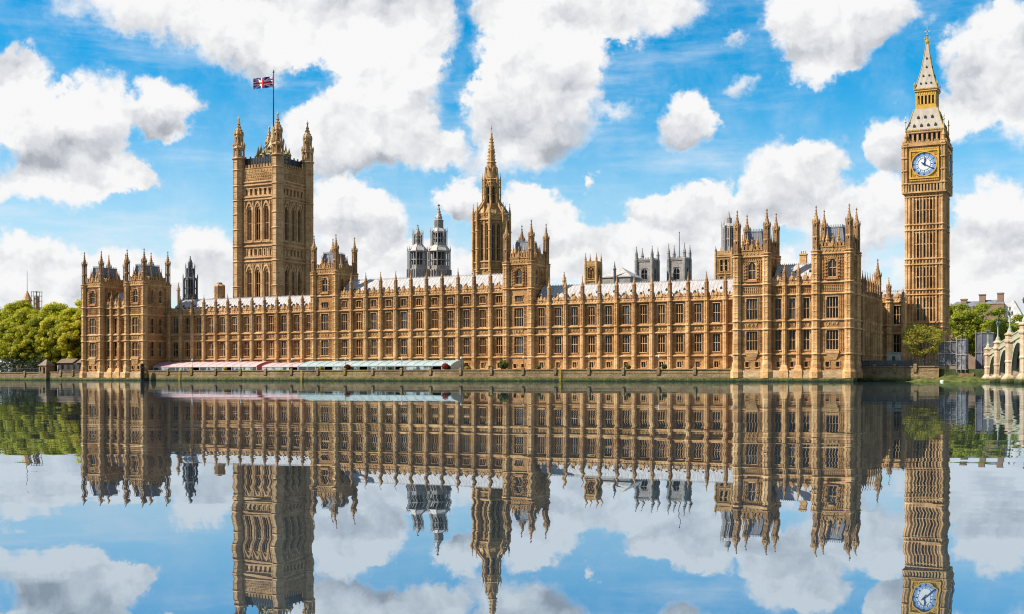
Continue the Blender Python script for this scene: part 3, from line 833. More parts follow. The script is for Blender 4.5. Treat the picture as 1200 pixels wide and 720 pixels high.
def pavilion(label, xa0, xa1, xb0, xb1, dep, mids, side_low):
    root = thing('palace_pavilion', label, 'palace', ((xa0+xb1)/2, 0, 0))
    zb = .9
    tower(root, xa0, xa1, .0, dep, zb, 32.8, 35.2, 45.1, 39.2, (26.7, 31.2), False, True, .75, False, True)
    tower(root, xb0, xb1, .0, dep, zb, 32.8, 35.2, 45.1, 39.2, (26.7, 31.2), side_low, True, .75, False, True)
    y = .9; x0, x1 = xa1, xb0; bw = mids[1]-mids[0]; ww = 1.65
    mb = MB(Fr(0, y)); holes = []
    for c in mids: holes += [(c-ww/2, c+ww/2, 16.2, 21.5), (c-ww/2, c+ww/2, 8.2, 13.3), (c-.45, c+.45, 3.8, 5.2)]
    wall_holes(mb, x0, x1, zb, 25.0, holes)
    for c in mids:
        bay_relief(mb, c, bw, ww, 7.6, 13.3); bay_relief(mb, c, bw, ww, 16.1, 22.0)
        ribs(mb, c-bw/2+.5, c+bw/2-.5, 22.9, 24.7, .5, .16, .14, .9)
    mb.fr = IDT
    for x in (xa0+.3, xb1-.02): mb.quad((x, dep, 0), (x, 24, 0), (x, 24, 22.5), (x, dep, 22.5))
    mb.quad((xa0+.3, 24, 0), (xb1-.02, 24, 0), (xb1-.02, 24, 22.5), (xa0+.3, 24, 22.5))
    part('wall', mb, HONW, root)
    for z in STR + [24.8]:
        mb = MB(Fr(0, y)); string(mb, x0+1, x1-1, z); part('string_course', mb, HON, root)
    wu = win_mesh(ww, 5.3, 2, 2); wl = win_mesh(ww, 5.1, 2, 2); wg = win_mesh(.9, 1.4, 1, 1); pm = panel_mesh(round(bw-1.3, 2), 1.55)
    for c in mids:
        window(root, wu, (c, y, 16.2), 0, .6); window(root, wl, (c, y, 8.2), 0, .3); window(root, wg, (c, y, 3.8), 0, 0)
        inst('carved_panel', pm, root, (c, y, 13.88))
    mb = MB(Fr(0, y)); parapet(mb, x0+1, x1-1, 25.15, 1.7, .9, mids); part('parapet', mb, HON, root)
    bm_ = buttress_mesh(zb, 25.2, 30.6, STR + [24.8], 1.1, HON, .7)
    for c in mids[:-1]: buttress(root, bm_, (c+bw/2, y, 0))
    rf = roof_part(root, x0+.9, x1-.9, y+.8, y+13, 25.2, 30.6)
    da = dormer_mesh(.8)
    for c in mids:
        for du, f in ((-1.1, .3), (1.1, .3), (0, .6)):
            yy, z = slope_pt(y+.8, y+13, 25.2, 30.6, f); d = inst('dormer', da[0], rf, (c+du, yy, z)); sub('vent', da[1], d)
    # body behind the towers, with its own roof
    mb = MB(); mb.frus(xa0+.35, xb1-.1, dep+.5, 23.9, 22.5, xa0+3, xb1-3, dep+4, 20, 25.5); part('roof', mb, SLATE, root, 'low grey roof behind the towers')
    # battered plinth into the river
    mb = MB(); mb.frus(xa0-1.5, xb1+1.5, -1.75, 4, -1.2, xa0-1.3, xb1+1.3, -1.5, 4, .86); mb.frus(xa0-.8, xb1+.8, -.8, 4, .862, xa0-.55, xb1+.55, -.45, 4, 2.9)
    part('plinth', mb, PLIN, root)
    return root
pavilion('leftmost block of the palace with two turreted towers, beside the green trees', .7, 8.7, 20.7, 28.4, 11.4, [11.2, 14.75, 18.3], True)
npv = pavilion('nearest tall block of the palace with two turreted towers, left of the clock tower', 235.0, 242.9, 255.6, 263.9, 9.2, [245.55, 249.2, 252.85], False)
chimney_on(npv, 249.5, 12.0, 29.0, 33.6, .9)

def north_range():
    root = thing('palace_range', 'shaded north side range with a row of pinnacles, receding behind the north pavilion corner', 'palace', (264, 25, G))
    x = 264.2; fr = Fr(x, 10.3, 90); L = 27.5; n = 8; s = L/n; zt = 22.4
    mb = MB(fr); holes = []
    for k in range(n):
        c = s*(k+.5); holes += [(c-.75, c+.75, 16.2, 21.4), (c-.75, c+.75, 8.2, 13.2)]
    wall_holes(mb, 0, L, 2.4, zt, holes)
    for k in range(n):
        c = s*(k+.5)
        for lo, hi in ((7.6, 13.3), (16.1, 22.0)):
            for a, b in ((c-s/2+.5, c-.95), (c+.95, c+s/2-.5)): ribs(mb, a, b, lo, hi, .3)
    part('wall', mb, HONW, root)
    for z in STR:
        mb = MB(fr); string(mb, 0, L, z); part('string_course', mb, HON, root)
    wu = win_mesh(1.5, 5.2, 2, 2); wl = win_mesh(1.5, 5.0, 2, 2); pm = panel_mesh(2.2, 1.55)
    for k in range(n):
        c = s*(k+.5); window(root, wu, fr((c, 0, 16.2)), 90, .2); window(root, wl, fr((c, 0, 8.2)), 90, .1); inst('carved_panel', pm, root, fr((c, 0, 13.88)), 90)
    mb = MB(fr); parapet(mb, 0, L, 22.75, 1.6, .9); part('parapet', mb, HON, root)
    bm_ = buttress_mesh(2.4, 22.8, 29.2, STR, .95)
    for k in range(1, n+1): buttress(root, bm_, fr((s*k, 0, 0)), 90)
    tm = turret_mesh(1.15, 2.4, 24.5, 29.5, 34.6, STR)
    turret(root, tm, x-.3, 39.0)
    mb = MB(); mb.frus(240, x-.6, 24.3, 44, 22.6, 244, x-5, 26, 42, 26.6); part('roof', mb, ROOF, root)
    mb = MB(); mb.quad((240, 39.5, 2.4), (x, 39.5, 2.4), (x, 39.5, 22.6), (240, 39.5, 22.6)); part('back_wall', mb, HON, root)
    # linking block running to the clock tower
    r2 = thing('palace_range', 'short link block in shade with one window column between the north range and clock tower', 'palace', (268, 45, G))
    y = 44.6; holes = [(267.2, 269.6, 16.2, 21.4), (267.2, 269.6, 8.0, 13.2)]
    mb = MB(Fr(0, y)); wall_holes(mb, 258, 270.2, 2.4, 22.4, holes); ribs(mb, 266.4, 267.0, 7.6, 22., .3)
    mb.fr = IDT; mb.quad((270.2, y, 2.4), (270.2, y+5.4, 2.4), (270.2, y+5.4, 22.4), (270.2, y, 22.4)); mb.quad((258, y+5.4, 2.4), (270.2, y+5.4, 2.4), (270.2, y+5.4, 22.4), (258, y+5.4, 22.4)); part('wall', mb, HON, r2)
    for z in STR:
        mb = MB(Fr(0, y)); string(mb, 258, 270.2, z); part('string_course', mb, HON, r2)
    w1 = win_mesh(2.4, 5.2, 3, 2); window(r2, w1, (268.4, y, 16.2), 0, 0); window(r2, w1, (268.4, y, 8.0), 0, 0)
    inst('carved_panel', panel_mesh(3.0, 1.55), r2, (268.4, y, 13.88))
    mb = MB(Fr(0, y)); parapet(mb, 258, 270.2, 22.75, 1.7, .9, [268.4]); part('parapet', mb, HON, r2)
    rf = roof_part(r2, 252, 270.1, y+.9, y+5.4, 22.9, 25.6)
    da = dormer_mesh(.9)
    for k in range(6):
        yy, z = slope_pt(y+.9, y+5.4, 22.9, 25.6, .45); d = inst('dormer', da[0], rf, (258.6+2*k, yy, z)); sub('vent', da[1], d)
    turret(r2, turret_mesh(.75, 2.4, 23.0, 26.4, 29.6, STR), 266.0, y-.2)
    buttress(r2, buttress_mesh(2.4, 22.8, 26.5, STR, 1.0), (269.9, y, 0))
north_range()

# ------------------------------------------------------------------ towers
def faces(cx, cy, h):
    return [(Fr(cx-h, cy-h, 0), 0), (Fr(cx+h, cy-h, 90), 90), (Fr(cx+h, cy+h, 180), 180), (Fr(cx-h, cy+h, 270), 270)]
def octf(cx, cy, ap, k):
    a = 45*k; L = 2*ap*math.tan(math.pi/8); t = R(a-90)
    return Fr(cx+ap*math.cos(t)-L/2*math.cos(R(a)), cy+ap*math.sin(t)-L/2*math.sin(R(a)), a), L, a
def disc(mb, u, z, r0, r1, d0, d1, n=40):
    for k in range(n):
        a, b = 2*math.pi*k/n, 2*math.pi*(k+1)/n
        p = [(u+r*math.sin(t), z+r*math.cos(t)) for r, t in ((r0, a), (r1, a), (r1, b), (r0, b))]
        if r0 < 1e-4: p = p[1:]
        mb.ext(p, d0, d1)
def stroke(mb, u, z, ang, r0, r1, t0, t1, w, d0, d1):
    """bar in a dial: polar r0..r1 along the clockwise angle, sideways offsets t0 (inner) and t1 (outer)."""
    s, c = math.sin(ang), math.cos(ang)
    f = lambda r, t: (u+r*s+t*c, z+r*c-t*s)
    mb.ext([f(r0, t0-w/2), f(r1, t1-w/2), f(r1, t1+w/2), f(r0, t0+w/2)], d0, d1)
ROMAN = ['XII', 'I', 'II', 'III', 'IIII', 'V', 'VI', 'VII', 'VIII', 'IX', 'X', 'XI']

def clock_tower():
    cx, cy = 274.8, 55.9; root = thing('clock_tower', 'tall square clock tower with blue and white dial, gilded frame and pointed roof', 'tower', (cx, cy, 4))
    h = 5.25; zg = 2.6; zt = 54.0
    wall = MB(); wnd = win_mesh(.52, 7.0, 1, 2, .4, HON, .5); bands = [15.2, 16.6, 24.6, 26.0, 33.2, 34.8, 43.0, 44.6, 52.6]
    lv = [(6, 15), (17, 24.4), (26.4, 33), (35.2, 42.8), (45, 52.4)]
    wall.box(cx-h+.3, cx+h-.3, cy-h+.3, cy+h-.3, zg, zt)
    for fr, rot in faces(cx, cy, h-.25):
        wall.fr = fr; L = 2*(h-.25)
        ua, ub = 1.85, L-1.85; n = 7; s = (ub-ua)/n
        for k in range(n+1):
            u = ua+s*k; big = k in (0, 7); w = .20 if big else .14
            wall.box(u-w, u+w, -.35, .42 if not big else .5, zg, zt)
        for k in range(n):
            u = ua+s*(k+.5)
            for z0, z1 in lv:
                wall.box(u-.06, u+.06, -.35, .12, z0, z1)
                for z in (z1-.5, (z0+z1)/2): wall.ext([(u-s*.5, z+.25), (u+s*.5, z+.25), (u+s*.5, z-.3), (u, z+.1), (u-s*.5, z-.3)], -.3, .30)
    wall.fr = IDT; part('wall', wall, HON, root)
    bt = MB()                                              # paired corner buttresses
    def corner():
        q = MB(); q.lathe(0, 0, [(1.0, zg), (1.0, zt)], 8)
        for k in range(8):
            t = math.pi/8+k*math.pi/4; q.lathe(math.cos(t)*1.0, math.sin(t)*1.0, [(.16, zg), (.16, zt)], 5)
        for z in bands: q.lathe(0, 0, [(1.05, z-.25), (1.28, z), (1.28, z+.2), (1.05, z+.45)], 8)
        return q.mesh('buttress', HON)
    cm = cached('etcorner', corner)
    for sx in (-1, 1):
        for sy in (-1, 1): inst('buttress', cm, root, (cx+sx*(h-.8), cy+sy*(h-.8), 0))
    for z in bands:
        mb = MB()
        for fr, rot in faces(cx, cy, h-.25): mb.fr = fr; string(mb, 1.2, 2*(h-.25)-1.2, z, .4, .62)
        part('string_course', mb, HON, root)
    for fr, rot in faces(cx, cy, h-.25)[:2]:              # slit windows in three of the bays
        L = 2*(h-.25); s = (L-3.7)/7
        for k in (1, 3, 5):
            u = 1.85+s*(k+.5)
            for z0, z1 in lv[1:]: inst('slit_window', cached(('slit', round(z1-z0, 1)), lambda z0=z0, z1=z1: (lambda q: (q.box(-.2, .2, -.05, .02, .4, z1-z0-.9), q.mesh('slit_window', GLASS))[1])(MB(OUT))), root, fr((u+.0, .14, z0)), rot)
    # corbelled arcade under the clock
    mb = MB(); H = 6.0
    mb.frus(cx-h, cx+h, cy-h, cy+h, 53.2, cx-H+.25, cx+H-.25, cy-H+.25, cy+H-.25, 54.0); mb.box(cx-H+.45, cx+H-.45, cy-H+.45, cy+H-.45, 54.002, 56.4)
    for fr, rot in faces(cx, cy, H-.1):
        mb.fr = fr; L = 2*(H-.1)
        mb.box(0, L, -.3, .25, 53.7, 54.15)
        for k in range(11): u = 1.6+(L-3.2)*k/10; mb.box(u-.22, u+.22, -.4, .15, 54.15, 56.2)
        mb.box(0, L, -.3, .28, 56.2, 56.6)
    mb.fr = IDT; part('arcade', mb, GOLD, root)
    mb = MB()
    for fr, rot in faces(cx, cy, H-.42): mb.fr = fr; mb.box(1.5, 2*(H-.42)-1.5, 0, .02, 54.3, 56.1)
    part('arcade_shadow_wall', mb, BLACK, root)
    # clock stage
    mb = MB(); mb.box(cx-H+.3, cx+H-.3, cy-H+.3, cy+H-.3, 56.6, 67.2)
    part('clock_stage', mb, GOLD, root)
    def cst():
        q = MB(); q.lathe(0, 0, [(1.05, 53.8), (1.05, 67.2), (1.3, 67.5), (1.3, 67.8), (.6, 68.1), (.5, 69.6), (.62, 69.9), (.2, 71.0), (.03, 72.2)], 8)
        for k in range(8):
            t = math.pi/8+k*math.pi/4; q.lathe(math.cos(t)*1.05, math.sin(t)*1.05, [(.15, 54), (.15, 67.2)], 5)
        for z in (56.3, 60, 63.6, 66.9): q.lathe(0, 0, [(1.1, z-.2), (1.32, z), (1.32, z+.2), (1.1, z+.4)], 8)
        return q.mesh('corner_turret', GOLD)
    ct = cached('etclockcorner', cst)
    for sx in (-1, 1):
        for sy in (-1, 1): inst('corner_turret', ct, root, (cx+sx*(H-.85), cy+sy*(H-.85), 0))
    zc = 61.8
    def dialset():
        ms = {}
        q = MB(OUT)                                        # gilded square surround with spandrels
        for a, b, c, e in ((-4.05, 4.05, zc+3.62, zc+4.1), (-4.05, 4.05, zc-4.1, zc-3.62), (-4.05, -3.62, zc-3.62, zc+3.62), (3.62, 4.05, zc-3.62, zc+3.62)): q.box(a, b, 0, .55, c, e)
        q.box(-3.62, 3.62, 0, .22, zc-3.62, zc+3.62)
        for sx in (-1, 1):
            for sz in (-1, 1):
                for r in (.55, .3): disc(q, sx*3.0, zc+sz*3.0, r-.14, r, .22, .34, 12)
        disc(q, 0, zc, 3.30, 3.58, .22, .62, 48)
        for z in (zc+4.4, zc-4.55):
            q.box(-4.0, 4.0, 0, .34, z-.22, z+.22)
            for k in range(17): u = -3.8+7.6*k/16; q.box(u-.13, u+.13, .34, .44, z-.16, z+.16)
        ms['surround'] = q.mesh('gilded_surround', GILTP)
        q = MB(OUT); disc(q, 0, zc, 0, 3.30, .22, .30, 48); ms['dial'] = q.mesh('clock_face', WHITE)
        q = MB(OUT); disc(q, 0, zc, 2.28, 3.28, .30, .35, 48); disc(q, 0, zc, 1.66, 1.80, .30, .35, 40); disc(q, 0, zc, 2.30, 2.36, .30, .34, 40)
        for k in range(24):
            if k % 2: stroke(q, 0, zc, math.pi*k/12, 1.8, 2.3, 0, 0, .10, .30, .34)
        ms['ring'] = q.mesh('dial_ring', BLUEG)
        q = MB(OUT)
        for k, rn in enumerate(ROMAN):
            a = 2*math.pi*k/12; wd = [{'I': .13, 'V': .30, 'X': .30}[ch] for ch in rn]; t = -sum(wd)/2
            for ch, w in zip(rn, wd):
                m = t+w/2; r0, r1 = 2.66, 3.22
                if ch == 'I': stroke(q, 0, zc, a, r0, r1, m, m, .085, .35, .40)
                elif ch == 'V': stroke(q, 0, zc, a, r0, r1, m, m-.10, .08, .35, .40); stroke(q, 0, zc, a, r0, r1, m, m+.10, .06, .35, .398)
                else: stroke(q, 0, zc, a, r0, r1, m-.10, m+.10, .08, .35, .40); stroke(q, 0, zc, a, r0, r1, m+.10, m-.10, .06, .35, .398)
                t += w
            stroke(q, 0, zc, a, 1.8, 2.28, 0, 0, .13, .35, .39)
        for k in range(60): stroke(q, 0, zc, 2*math.pi*k/60, 3.22, 3.29, 0, 0, .06, .35, .39)
        ms['num'] = q.mesh('numerals', BLUE)
        q = MB(OUT); a = 2*math.pi*20/60
        stroke(q, 0, zc, a, -.75, 2.95, 0, 0, .17, .50, .58); stroke(q, 0, zc, a, -.85, -.3, 0, 0, .34, .50, .575); ms['minute'] = q.mesh('minute_hand', BLUE)
        q = MB(OUT); a = 2*math.pi*(12+1/3)/12
        stroke(q, 0, zc, a, -.4, 1.45, 0, 0, .26, .42, .48); stroke(q, 0, zc, a, 1.1, 1.5, 0, 0, .42, .42, .475); stroke(q, 0, zc, a, 1.5, 1.95, 0, 0, .12, .42, .48); disc(q, 0, zc, 0, .30, .42, .60, 16); ms['hour'] = q.mesh('hour_hand', BLUE)
        return ms
    ms = dialset()
    for fr, rot in faces(cx, cy, H-.3):
        p = fr((H-.3, 0, 0)); inst('gilded_surround', ms['surround'], root, p, rot)
        d = inst('clock_face', ms['dial'], root, p, rot)
        for n_, k in (('dial_ring', 'ring'), ('numerals', 'num'), ('minute_hand', 'minute'), ('hour_hand', 'hour')): sub(n_, ms[k], d)
    # cornice and belfry
    mb = MB()
    for fr, rot in faces(cx, cy, H-.1):
        mb.fr = fr; L = 2*(H-.1); mb.box(0, L, -.4, .35, 67.0, 67.4); mb.box(.2, L-.2, -.6, .1, 67.402, 68.2)
        for k in range(14): u = .6+(L-1.2)*k/13; mb.box(u-.2, u+.2, -.3, .12, 68.2, 68.7)
    part('cornice', mb, GOLD, root)
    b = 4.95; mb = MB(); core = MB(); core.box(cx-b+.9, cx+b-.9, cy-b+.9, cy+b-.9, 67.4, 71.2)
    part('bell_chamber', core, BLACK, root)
    for fr, rot in faces(cx, cy, b):
        mb.fr = fr; L = 2*b
        for k in range(8): u = .35+(L-.7)*k/7; mb.box(u-.26, u+.26, -.75, .05 if k not in (0, 7) else .2, 67.4, 71.1)
        for k in range(7):
            u = .35+(L-.7)*(k+.5)/7; s = (L-.7)/7
            for sg in (-1, 1): mb.ext([(u+sg*s*.5, 70.9), (u+sg*s*.5, 69.9), (u+sg*s*.3, 70.5), (u, 70.9)], -.6, .0)
        mb.box(-.05, L+.05, -.7, .3, 70.9, 71.5); mb.box(0, L, -.5, .1, 67.402, 68.3)
    mb.fr = IDT; part('belfry', mb, GOLD, root)
    mb = MB(); hw = 5.35; prof = [(hw, 71.5), (hw-.25, 72.0), (4.2, 74.6), (3.35, 77.6), (3.2, 78.1)]
    mb.lathe(cx, cy, [(r*2**.5, z) for r, z in prof], 4, math.pi/4)
    rf = part('lower_roof', mb, ETROOF, root)
    dm = dormer_mesh(1.05)
    def rad(z, pr):
        for (r0, z0), (r1, z1) in zip(pr, pr[1:]):
            if z0 <= z <= z1: return r0+(r1-r0)*(z-z0)/(z1-z0)
    for fr, rot in faces(cx, cy, 0):
        for z, us in ((72.7, (-2.9, -.95, .95, 2.9)), (75.2, (-1.9, 0, 1.9))):
            for u in us: d = inst('dormer', dm[0], rf, fr((u, rad(z, prof)+.02, z)), rot); sub('vent', dm[1], d)
    mb = MB()
    for sx in (-1, 1):
        for sy in (-1, 1):
            for (r0, z0), (r1, z1) in zip(prof, prof[1:]): mb.tube((cx+sx*r0, cy+sy*r0, z0), (cx+sx*r1, cy+sy*r1, z1), .13, None, 5)
    for fr, rot in faces(cx, cy, hw):
        mb.fr = fr
        for k in range(25): u = .2+(2*hw-.4)*k/24; mb.box(u-.1, u+.1, -.05, .06, 71.52, 72.0)
    part('gilt_edging', mb, GILTP, root)
    mb = MB()
    for sx in (-1, 1):
        for sy in (-1, 1): mb.lathe(cx+sx*5.2, cy+sy*5.2, [(.16, 71.5), (.14, 74), (.34, 74.3), (.1, 74.7), (.22, 75.2), (.03, 76)], 6)
    part('corner_finial', mb, GILT, root)
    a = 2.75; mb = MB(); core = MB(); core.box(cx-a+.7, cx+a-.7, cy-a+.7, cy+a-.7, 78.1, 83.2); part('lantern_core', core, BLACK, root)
    for fr, rot in faces(cx, cy, a):
        mb.fr = fr; L = 2*a
        mb.box(-.15, L+.15, -.6, .18, 78.1, 78.5); mb.box(0, L, -.55, .05, 78.502, 79.5); mb.box(0, L, -.55, .05, 82.0, 83.2)
        for k in range(6): u = .28+(L-.56)*k/5; mb.box(u-.2, u+.2, -.55, .1, 79.5, 82.0)
        for k in range(8): u = .5+(L-1)*k/7; mb.box(u-.1, u+.1, .05, .14, 82.3, 83.0)
        mb.box(-.3, L+.3, -.5, .35, 83.2, 83.7)
    part('gilded_lantern', mb, GILTP, root)
    pr = [(3.25, 83.7), (2.95, 84.3), (2.15, 87.0), (1.35, 90.4), (.75, 94.0), (.42, 96.5), (.22, 97.6)]
    mb = MB(); mb.lathe(cx, cy, [(r*2**.5, z) for r, z in pr], 4, math.pi/4); rf = part('spire', mb, ETROOF, root)
    mb = MB()
    for sx in (-1, 1):
        for sy in (-1, 1):
            for (r0, z0), (r1, z1) in zip(pr, pr[1:]): mb.tube((cx+sx*r0, cy+sy*r0, z0), (cx+sx*r1, cy+sy*r1, z1), .10, .09, 5)
            mb.lathe(cx+sx*3.1, cy+sy*3.1, [(.12, 83.7), (.1, 85), (.22, 85.2), (.03, 86)], 5)
    for fr, rot in faces(cx, cy, 3.25):
        mb.fr = fr
        for k in range(17): u = .2+6.1*k/16; mb.box(u-.09, u+.09, -.05, .06, 83.72, 84.15)
    part('gilt_edging', mb, GILTP, root)
    dm = dormer_mesh(.7)
    for fr, rot in faces(cx, cy, 0):
        for z, us in ((85.3, (-1.4, 0, 1.4)), (87.6, (-.8, .8)), (90.2, (0,)), (92.8, (0,))):
            for u in us: d = inst('dormer', dm[0], rf, fr((u, rad(z, pr)+.02, z)), rot); sub('vent', dm[1], d)
    mb = MB(); mb.lathe(cx, cy, [(.3, 97.3), (.55, 97.8), (.62, 98.2), (.2, 98.7), (.12, 99.6), (.4, 99.9), (.12, 100.2), (.06, 102.4)], 8)
    for dx, dy in ((1, 0), (0, 1)): mb.box(cx-.75*dx-.06, cx+.75*dx+.06, cy-.75*dy-.06, cy+.75*dy+.06, 100.9, 101.15)
    for k in range(4):
        t = k*math.pi/2; mb.lathe(cx+math.cos(t)*.7, cy+math.sin(t)*.7, [(.05, 98.4), (.2, 98.9), (.05, 99.5)], 5)
    part('finial', mb, GILT, root)
clock_tower()

def victoria_tower():
    cx, cy, h = 27.9, 70.6, 9.4; zg = 2.6
    root = thing('great_tower', 'massive square stone tower with four spired corner turrets, carrying the flagpole', 'tower', (cx, cy, zg))
    par = 80.2; L = 2*h
    wv = win_mesh(2.15, 12.8, 2, 2, 2.2, BRN, .8); wv2 = win_mesh(2.15, 10.5, 2, 2, 2.2, BRN, .8); wr = win_mesh(1.15, 2.5, 1, 1, 0, BRN, .5)
    wall = MB(); strs = [26.0, 45.6, 47.0, 51.4, 53.0, 69.3, 70.4, 75.0, 76.2]
    cs = [h-4.1, h, h+4.1]
    for fr, rot in faces(cx, cy, h):
        wall.fr = fr; holes = []
        for c in cs: holes += [(c-1.075, c+1.075, 54.0, 66.8), (c-1.075, c+1.075, 32.0, 42.5)]
        for k in range(6):
            c = h-5.6+11.2*k/5; holes += [(c-.575, c+.575, 48.0, 50.5), (c-.575, c+.575, 71.3, 73.8)]
        wall_holes(wall, 0, L, zg, par, holes, 0, 1.15)
        for c in cs:
            for z0, hh in ((54.0, 12.8), (32.0, 10.5)):
                for sg in (-1, 1):                         # clustered shafts and pointed hoods
                    wall.box(c+sg*1.45-.16, c+sg*1.45+.16, -.02, .40, z0-1, z0+hh-1.4)
                    wall.box(c+sg*1.95-.10, c+sg*1.95+.10, -.02, .55, z0-1, z0+hh+2.2)
                    pts = [(c+sg*(1.15+.5)*(1-t)*1., z0+hh-1.9+3.2*math.sin(t*math.pi/2)**.9) for t in (0, .2, .4, .6, .8, 1)]
                    p2 = [(c+sg*(1.15+.9)*(1-t)+0, z0+hh-1.7+3.9*math.sin(t*math.pi/2)**.9) for t in (1, .8, .6, .4, .2, 0)]
                    wall.ext(pts+p2, -.02, .38)
        for z0, z1 in ((43.0, 45.2), (67.6, 69.0), (76.8, 79.8), (46.2, 46.9)): ribs(wall, 2.0, L-2.0, z0, z1, .8, .20, .14, 1.1)
        for k in range(7): u = h-5.6+11.2*k/6-.0; wall.box(u-.1, u+.1, -.02, .2, 47.2, 51.2)
        for a, b in ((2.2, cs[0]-2.2), (cs[2]+2.2, L-2.2)): ribs(wall, a, b, 30, 45, .5, .16, .12, 2); ribs(wall, a, b, 53.6, 68.8, .5, .16, .12, 2)
        for c in cs:
            window(root, wv, fr((c, 0, 54.0)), rot, 0); window(root, wv2, fr((c, 0, 32.0)), rot, 0)
        if rot in (0, 90):
            for k in range(6):
                c = h-5.6+11.2*k/5
                for z in (48.0, 71.3): inst('window', wr[0], root, fr((c, 0, z)), rot); 
    wall.fr = IDT; wall.box(cx-h+1.3, cx+h-1.3, cy-h+1.3, cy+h-1.3, 46, 52); wall.box(cx-h+1.3, cx+h-1.3, cy-h+1.3, cy+h-1.3, 70, 79.5)
    part('wall', wall, BRN, root)
    for z in strs:
        mb = MB()
        for fr, rot in faces(cx, cy, h): mb.fr = fr; string(mb, 1, L-1, z, .6, .55)
        part('string_course', mb, BRN, root)
    for z in (43.6, 77.2):
        pm = panel_mesh(14.0, 2.0 if z < 50 else 2.6, HOND)
        for fr, rot in faces(cx, cy, h): inst('carved_panel', pm, root, fr((h, .05, z)), rot)
    mb = MB()
    for fr, rot in faces(cx, cy, h): mb.fr = fr; parapet(mb, 1.5, L-1.5, 80.2, 2.6, 1.5)
    part('parapet', mb, HOND, root)
    mb = MB()
    for fr, rot in faces(cx, cy, h-1.2):
        mb.fr = fr; l = 2*(h-1.2)
        for k in range(19): u = 1.2+(l-2.4)*k/18; mb.box(u-.26, u+.26, -.16, .16, 81.5, 86.6 if k % 3 == 0 else 85.9)
        for z in (82.8, 85.2): mb.box(1.2, l-1.2, -.08, .08, z, z+.25)
        mb.box(1.2, l-1.2, -.30, -.15, 81.5, 84.2)
    part('iron_railing', mb, BLACK, root)
    mb = MB(); mb.frus(cx-6.8, cx+6.8, cy-6.8, cy+6.8, 81, cx-2.4, cx+2.4, cy-2.4, cy+2.4, 88.5); part('roof', mb, SLATE, root)
    mb = MB()                                              # iron crown with gilt-green crest that braces the flagpole
    for sx in (-1, 1):
        for sy in (-1, 1):
            mb.lathe(cx+sx*3.4, cy+sy*3.4, [(.5, 84), (.5, 88.6), (.75, 89), (.2, 91.5), (.05, 93)], 6); mb.tube((cx+sx*3.4, cy+sy*3.4, 89), (cx, cy, 95.5), .22)
    for k in range(12):
        t = k*math.pi/6; mb.lathe(cx+math.cos(t)*6.2, cy+math.sin(t)*6.2, [(.6, 82), (.6, 87.6), (.9, 88.0), (.3, 89.2), (.05, 91.0)], 5)
        mb.tube((cx+math.cos(t)*6.2, cy+math.sin(t)*6.2, 87.4), (cx+math.cos(t+.5236)*6.2, cy+math.sin(t+.5236)*6.2, 87.4), .45, None, 5)
    mb.lathe(cx, cy, [(2.4, 84), (2.2, 90), (2.7, 90.6), (1.6, 93), (.9, 96), (.5, 99)], 8)
    part('crown', mb, plain('mossy_gilt_iron', (.25, .18, .065), .6, .1, .4, 1.0), root)
    sh = turret_mesh(2.25, zg, 85.6, 92.5, 102.2, [26.0, 36, 45.6, 51.4, 58, 64, 69.3, 75.0, 81.2], 0, BRN)[0]
    def crown_lantern():
        q = MB(); q.lathe(0, 0, [(2.3, 85.4), (2.75, 85.7), (2.75, 86.0), (2.2, 86.3)], 8); q.lathe(0, 0, [(.75, 86), (.75, 95)], 8)
        for r, z0, z1 in ((2.0, 86.2, 90.0), (1.45, 91.0, 94.4)):
            for k in range(8):
                t = math.pi/8+k*math.pi/4; q.lathe(math.cos(t)*r, math.sin(t)*r, [(.34, z0), (.34, z1)], 5)
                q.lathe(math.cos(t)*r*1.16, math.sin(t)*r*1.16, [(.24, z1), (.28, z1+.9), (.36, z1+1.0), (.04, z1+2.3)], 5)
            q.lathe(0, 0, [(r*1.05, z0), (r*1.05, z0+.7)], 8); q.lathe(0, 0, [(r*.9, z1-.8), (r*1.25, z1-.3), (r*1.25, z1+.1), (r*.85, z1+.9)], 8)
        return q.mesh('lantern', BRN)
    def crown_spire():
        q = MB(); q.lathe(0, 0, [(1.45, 94.9), (1.75, 95.3), (1.6, 96.1), (1.15, 97.2), (.62, 98.6), (.38, 99.8), (.24, 101.0)], 8)
        for z, r in ((95.8, 1.75), (97.0, 1.3), (98.3, .8), (99.5, .5)):
            for k in range(8):
                t = math.pi/8+k*math.pi/4; q.lathe(math.cos(t)*r, math.sin(t)*r, [(.05, z-.25), (.22, z), (.04, z+.35)], 4)
        return q.mesh('spirelet', BRN)
    def ball():
        q = MB(); q.lathe(0, 0, [(.1, 100.8), (.42, 101.3), (.45, 101.7), (.1, 102.1), (.03, 103)], 8); return q.mesh('finial', GILT)
    cl_, cs_, cb_ = crown_lantern(), crown_spire(), ball()
    for sx in (-1, 1):
        for sy in (-1, 1):
            o = inst('turret', sh, root, (cx+sx*h, cy+sy*h, 0)); sub('lantern', cl_, o); sub('spirelet', cs_, o); sub('finial', cb_, o)
    # flagpole and flag
    fp = thing('flagpole', 'tall dark flagpole flying a red, white and blue union flag above the great tower', 'flagpole', (cx, cy, 92))
    mb = MB(); mb.lathe(cx, cy, [(.30, 90), (.26, 105), (.16, 120.4), (.45, 120.7), (.3, 121.2), (.02, 121.6)], 8); part('pole', mb, BLACK, fp)
    cr, sr = math.cos(R(YAW)), math.sin(R(YAW)); W, H = 7.6, 4.2; nx, nz = 76, 42
    red = plain('flag_red', (.62, .02, .025), .8, 0, .04); wht = plain('flag_white', (.75, .75, .75), .8, 0, .04); blu = plain('flag_blue', (.015, .03, .22), .8, 0, .04)
    mb = MB()
